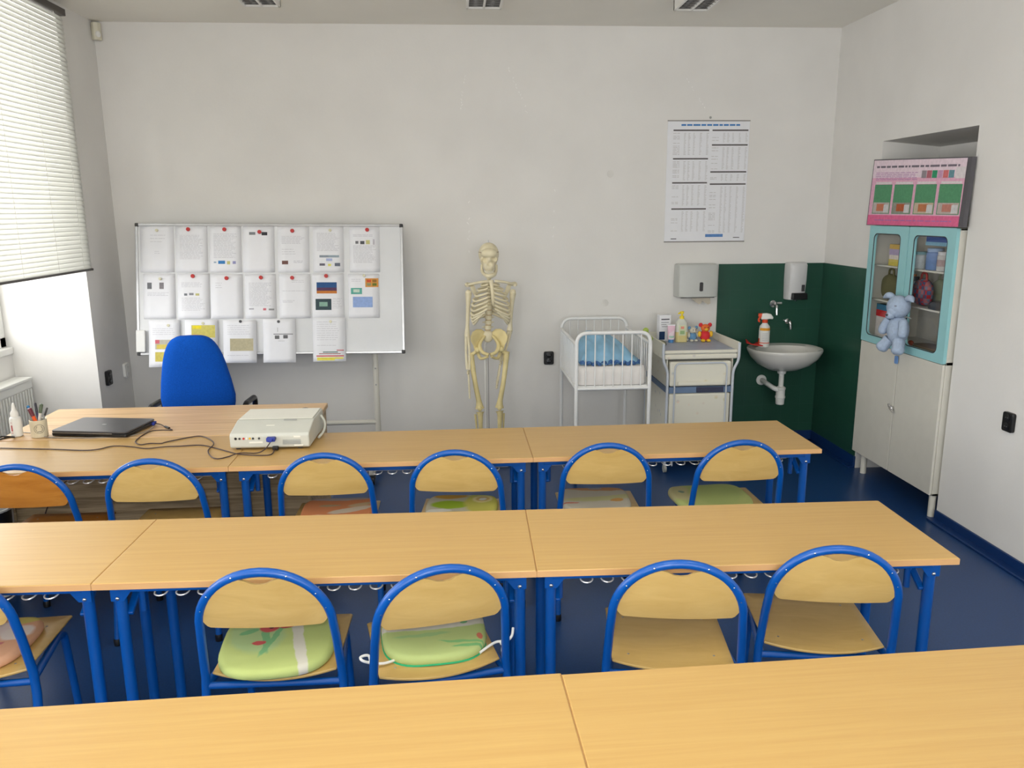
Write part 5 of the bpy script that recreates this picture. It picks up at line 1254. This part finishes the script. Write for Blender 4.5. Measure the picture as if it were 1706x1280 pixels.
# plush donkey sitting at the cabinet door edge
M_pd = mat('light_blue_plush', rgb(168, 184, 206), .95, spec=.05, var=.08, vscale=60, bmp=.5, bscale=200)
t = thing('blue_plush_donkey', 'light blue plush animal with drooping side ears hanging on the turquoise doors', 'plush toy', (2.69, 4.63, .935), .18)
def pv(*a): return a
MB().ell((0, 0, .13), (.06, .068, .09)).obj('body', M_pd, t)
hd = MB().ell((-.012, 0, .272), (.062, .076, .07)).ell((-.035, 0, .245), (.045, .045, .038)).obj('head', M_pd, t)
MB().ell((-.06, .004, .222), (.03, .028, .024), 12, 8).obj('muzzle', M_pd, hd)
MB().ell((-.086, .004, .225), (.007, .011, .008), 10, 7).obj('nose', M_dark, hd)
for sy in (-1, 1):
    MB().tube(smoothpath([(-.005, sy * .05, .322), (-.012, sy * .09, .333), (-.02, sy * .128, .315)], 5), [.012, .015, .018, .02, .021, .021, .02, .017, .013, .008, .004], 10).obj('ear', M_pd, hd)
    MB().ell((-.062, sy * .03, .282), (.006, .013, .005), 10, 7).obj('closed_eye', mat('grey_stitch', rgb(130, 136, 150), .8), hd)
    MB().tube(smoothpath([(-.02, sy * .06, .19), (-.035, sy * .082, .14), (-.04, sy * .085, .095)], 5), [.024, .026, .027, .027, .027, .027, .028, .028, .026, .02, .01], 10).obj('arm', M_pd, t)
    MB().tube(smoothpath([(-.02, sy * .04, .07), (-.04, sy * .062, .03), (-.055, sy * .08, -.005)], 5), [.036, .037, .037, .036, .036, .036, .038, .038, .034, .026, .012], 10).obj('leg', M_pd, t)
MB().tube([(.0, 0, .2), (.04, -.012, .21), (.066, -.024, .2)], .004, 6).obj('hanging_loop', M_grey, t)

# pink teaching poster leaning on the cabinet
t = thing('pink_poster_board', 'pink and green instruction poster board leaning on top of the cabinet', 'poster', (0, 0, 0))
q00, q10, q01, q11 = Vector((2.742, 5.215, 1.684)), Vector((2.742, 4.192, 1.686)), Vector((2.760, 5.218, 2.105)), Vector((2.742, 4.192, 1.686)) + .88 * Vector((.018, .003, .421))
def pp(u, v, h=0):
    p = q00 * (1 - u) * (1 - v) + q10 * u * (1 - v) + q01 * (1 - u) * v + q11 * u * v
    return (p.x - h - .001, p.y, p.z)
def patch3(m, u0, u1, v0, v1, h=.001): return m.add([pp(u0, v0, h), pp(u1, v0, h), pp(u1, v1, h), pp(u0, v1, h)], [(0, 1, 2, 3)])
m = MB(); m.v = [pp(0, 0), pp(1, 0), pp(1, 1), pp(0, 1), pp(0, 0, -.026), pp(1, 0, -.026), pp(1, 1, -.026), pp(0, 1, -.026)]
m.f = [(0, 1, 2, 3), (7, 6, 5, 4), (1, 0, 4, 5), (2, 1, 5, 6), (3, 2, 6, 7), (0, 3, 7, 4)]
m.obj('board', mat('dark_board_edge', rgb(86, 84, 88), .6), t, smooth=False)
def quad(name, col, *a, h=.001): patch3(MB(), *a, h=h).obj(name, flat(col) if isinstance(col, tuple) else col, t, smooth=False)
quad('printed_background', (226, 176, 198), .01, .965, .01, .985)
quad('printed_heading_field', (232, 212, 222), .01, .965, .72, .985, h=.0014)
quad('printed_footer', (222, 110, 150), .01, .965, .01, .16, h=.0014)
m = MB(); rnd = random.Random(3); u = .05
while u < .9:
    w_ = .02 + rnd.random() * .07; patch3(m, u, min(u + w_, .91), .87, .9, .002); u += w_ + .012
u = .08
m.obj('printed_heading', flat((120, 112, 122)), t, smooth=False)
m = MB()
for v in (.79, .765, .74, .715, .69):
    u = .05
    while u < .5: w_ = .02 + rnd.random() * .05; patch3(m, u, min(u + w_, .52), v, v + .008, .002); u += w_ + .008
u = .1
while u < .88: w_ = .02 + rnd.random() * .06; patch3(m, u, min(u + w_, .9), .075, .09, .002); u += w_ + .01
m.obj('printed_text', flat((176, 120, 176)), t, smooth=False)
for k in range(4):
    u0 = .055 + k * .232; u1 = u0 + .205 if k < 3 else .955
    quad('step_tab', (226, 214, 216), u0 + .01, u1 - .01, .625, .66, h=.0018)
    quad('step_panel', (92, 150, 112), u0, u1, .18, .62, h=.0018)
    quad('step_photo', ((190, 180, 176), (150, 150, 140), (196, 180, 160), (190, 176, 170))[k], u0 + .008, u1 - .008, .19, .35, h=.0024)
    patch3(MB(), u0 + .05, u1 - .06, .22, .33, .003).obj('hand_photo', flat(((196, 124, 96), (176, 96, 64), (186, 120, 84), (190, 130, 116))[k]), t, smooth=False)
    patch3(MB(), u1 - .07, u1 - .015, .2, .32, .0032).obj('white_photo_patch', flat((206, 206, 206)), t, smooth=False)
for k, c_ in enumerate(((150, 140, 146), (180, 110, 120), (60, 150, 110), (206, 160, 190), (214, 120, 120), (110, 150, 160))): quad('header_photo', c_, .56 + k * .052, .608 + k * .052, .71, .82, h=.002)
quad('white_corner', (222, 214, 216), .88, .965, .70, .86, h=.0022)

# ------------------------------------------------------------------ wall poster
t = thing('wall_chart', 'white wall poster with tables of fine print and blue title', 'poster', (1.853, D, 1.99))
MB().box(-.302, .302, -.004, -.0015, -.427, .430).obj('paper', M_paper, t, smooth=False)
for z in (-.428, .430): MB().tube([(-.304, -.005, z), (.304, -.005, z)], .004, 8).obj('hanging_strip', mat('grey_strip', rgb(150, 146, 142), .5), t)
MB().ell((.008, -.006, .452), (.009, .005, .009), 10, 6).obj('nail', M_grey, t)
def wp(m, u0, u1, v0, v1): return m.add([(-.302 + .604 * u0, -.0046, .43 - .857 * v1), (-.302 + .604 * u1, -.0046, .43 - .857 * v1), (-.302 + .604 * u1, -.0046, .43 - .857 * v0), (-.302 + .604 * u0, -.0046, .43 - .857 * v0)], [(0, 1, 2, 3)])
def words(m, u0, u1, v, h, lo, hi, gap, rnd):
    u = u0
    while u < u1 - .01: q = min(u + lo + rnd.random() * (hi - lo), u1); wp(m, u, q, v, v + h); u = q + gap
rnd = random.Random(11); m = MB(); words(m, .165, .88, .027, .014, .03, .09, .012, rnd); m.obj('printed_title', flat((72, 128, 190)), t, smooth=False)
bars = [(.07, .505, .071), (.075, .505, .302), (.075, .505, .5), (.075, .505, .718), (.545, .985, .071), (.545, .985, .19), (.54, .985, .411), (.54, .985, .512)]
for a, b, v in bars: wp(MB(), a, b, v, v + .012).obj('printed_bar', flat((96, 92, 92)), t, smooth=False)
m = MB()
for i, (a, b, v) in enumerate(bars):
    nx = [q[2] for q in bars if q[0] > .3 and q[2] > v] if a > .3 else [q[2] for q in bars if q[0] < .3 and q[2] > v]
    vend = min(nx) - .02 if nx else (.93 if a > .3 else .91)
    vv = v + .028
    while vv < vend:
        words(m, a, a + .08, vv, .004, .03, .06, .01, rnd) if rnd.random() < .5 else None
        for c_ in (.3, .42, .56, .74, .93): words(m, a + (b - a) * c_, a + (b - a) * c_ + .03, vv, .004, .015, .03, .01, rnd)
        vv += .0115
m.obj('printed_table', flat((196, 194, 192)), t, smooth=False)['kind'] = 'stuff'
wp(MB(), .51, .73, .938, .963).obj('blue_stamp', flat((96, 136, 190)), t, smooth=False)
m = MB(); wp(m, .08, .15, .972, .98); wp(m, .86, .94, .965, .972); m.obj('printed_mark', flat((110, 110, 112)), t, smooth=False)

# ------------------------------------------------------------------ small wall fittings
def outlet(name, label, loc, rz, m, face, cat='outlet', two=False):
    t = thing(name, label, cat, loc, rz)
    MB().prism(rrect(.075, .1, .012), 0, .02, lambda a, b, c: (a, -c, b)).obj('frame_plate', m, t, bevel=.003)
    for z in ((-.022, .024) if two else (0,)):
        s_ = MB().lathe([(.02, -.0205), (.02, -.023), (.017, -.024)], 18, (0, 0, z), axis='Y').obj('socket_face', face, t)
        for x in (-.007, .007): MB().lathe([(.0025, -.0242), (.0025, -.0255)], 8, (x, 0, z), axis='Y').obj('contact_hole', M_alu, s_)
outlet('wall_outlet', 'black double wall socket between skeleton and cot', (.692, D, .707), 0, M_black, M_black, two=True)
outlet('wall_outlet', 'black double wall socket on the right wall near the picture edge', (R, 3.70, .728), -PI / 2, M_black, M_black, two=True)
outlet('wall_outlet', 'black double wall socket on the left wall pier', (L, 5.48, .705), PI / 2, M_black, M_black, two=True)
outlet('wall_switch', 'white socket plate on the left wall beside the room corner', (L, 5.775, .70), PI / 2, M_white, M_white_matte, 'socket', two=True)
t = thing('motion_sensor', 'small cream motion sensor high in the left corner', 'sensor', (-2.335, 5.84, 2.985), .75)
MB().prism([(-.03, .0), (.03, 0), (.026, -.03), (0, -.042), (-.026, -.03)], -.055, .055, lambda a, b, c: (a, b + .03, c)).obj('housing', mat('cream_abs', rgb(214, 210, 190), .4), t, bevel=.005, angle=30)
MB().ell((0, -.006, -.02), (.017, .01, .022), 12, 8).obj('lens', M_white_matte, t)
MB().bar((0, .03, .03), (0, .055, .04), .02, .02).obj('bracket', M_white, t)

# ceiling luminaires (switched off)
M_refl = mat('louvre_aluminium', rgb(170, 168, 166), .25, .85)
lp = None
for x, l_ in ((-1.105, 'louvred fluorescent ceiling light above the whiteboard, left of three'), (.21, 'louvred fluorescent ceiling light above the skeleton, middle of three'), (1.485, 'louvred fluorescent ceiling light above the wall poster, right of three')):
    if lp is None:
        lp = t = thing('ceiling_light', l_, 'ceiling light', (x, 4.55, H), 0, 'fluorescent ceiling lights')
        fr = MB()
        for a, b in ((-.108, -.092), (.092, .108), (-.007, .007)): fr.box(a, b, -.63, .63, -.065, 0)
        fr.box(-.108, .108, -.63, -.605, -.065, 0); fr.box(-.108, .108, .605, .63, -.065, 0); fr.box(-.108, .108, -.63, .63, -.01, 0)
        fr.obj('housing', M_white, t, smooth=False, bevel=.004)
        for sx in (-1, 1):
            MB().grid(lambda u, v, sx=sx: (sx * .0495 + (.0425) * (2 * u - 1), -.604 + 1.208 * v, -.012 - .045 * (2 * u - 1) ** 2), 10, 1).obj('reflector', M_refl, t)
            MB().tube([(sx * .0495, -.59, -.034), (sx * .0495, .59, -.034)], .013, 12).obj('fluorescent_tube', mat('unlit_tube_glass', rgb(236, 238, 240), .3), t)
            sl = None
            for q in range(24):
                if sl is None: sl = MB().box(sx * .0495 - .0425, sx * .0495 + .0425, -.001, .001, -.062, -.03).obj('louvre_blade', M_refl, t, smooth=False); s2 = sl
                else: s2 = sl.copy(); C.objects.link(s2); s2.parent = t
                s2.location = (0, -.58 + q * .0504, 0)
    else: dup(lp, (x, 4.55, H), 0, l_)
# the next row of the same lights, over the school chairs, is switched on
M_lit = newmat('lit_tube_glass')
M_lit[2].inputs['Emission Color'].default_value = (1, .96, .86, 1); M_lit[2].inputs['Emission Strength'].default_value = 3
for x, l_ in ((-1.105, 'lit ceiling light over the near chairs on the window side'), (.21, 'lit ceiling light over the near chairs, middle of three'), (1.485, 'lit ceiling light over the near chairs on the aisle side')):
    o = dup(lp, (x, 1.85, H), 0, l_)
    for ch in o.children:
        if ch.name.startswith('fluorescent_tube'): ch.data = ch.data.copy(); ch.data.materials[0] = M_lit[0]
    q = area('tube_light', (x, 1.85, H - .07), (0, 0, 0), .19, 1.2, 5.0, (1.0, .96, .86)); q.data.spread = math.radians(140)
# venetian blind over the visible window
t = thing('venetian_blind', 'half-lowered white venetian blind over the left window', 'blind', (L + .025, 4.53, 0))
MB().box(-.022, .022, -.86, .86, 2.975, 3.015).obj('head_rail', mat('dark_bronze_rail', rgb(70, 64, 60), .4), t, smooth=False, bevel=.004)
MB().box(-.014, .014, -.85, .85, 1.438, 1.452).obj('bottom_rail', MATS['dark_bronze_rail'], t, smooth=False, bevel=.003)
M_slat = translucent('white_translucent_slat', rgb(234, 234, 229), .52)
sl = None
for q in range(57):
    z = 1.462 + q * .0267
    if sl is None:
        sl = MB().grid(lambda u, v: (-.015 + .03 * u, -.845 + 1.69 * v, .0028 * (1 - (2 * u - 1) ** 2)), 3, 1).obj('slat', M_slat, t, solid=.0006); s2 = sl
    else: s2 = sl.copy(); C.objects.link(s2); s2.parent = t
    s2.location = (0, 0, z); s2.rotation_euler = (0, math.radians(66), 0)
for y in (-.6, 0, .4, .72): MB().tube([(.012, y, 1.445), (.012, y, 2.98)], .0011, 5).obj('ladder_cord', M_white, t)

# radiator in the window recess
t = thing('radiator', 'white ribbed panel radiator under the left window', 'radiator', (-2.843, 4.66, .16))
M_rad = mat('radiator_enamel', rgb(224, 224, 218), .4, var=.01)
MB().box(-.045, .045, -.66, .66, .0, .59).obj('core', M_rad, t, smooth=False, bevel=.006)
MB().box(-.055, .058, -.665, .665, .575, .595).obj('top_grille', M_rad, t, smooth=False, bevel=.004)
MB().box(.045, .052, -.66, .66, .525, .58).obj('top_band', M_rad, t, smooth=False, bevel=.002)
rb = None
for q in range(40):
    if rb is None: rb = MB().box(.045, .054, -.009, .009, .03, .52).obj('rib', M_rad, t, smooth=False, bevel=.004); r2 = rb
    else: r2 = rb.copy(); C.objects.link(r2); r2.parent = t
    r2.location = (0, -.644 + q * .033, 0)
MB().tube(fillet([(0, .66, .05), (0, .68, .05), (0, .68, -.16)], .015), .01, 8).obj('feed_pipe', M_rad, t)
for y in (-.5, .5): MB().box(-.062, -.03, y - .03, y + .03, .1, .5).obj('wall_bracket', M_rad, t, smooth=False)
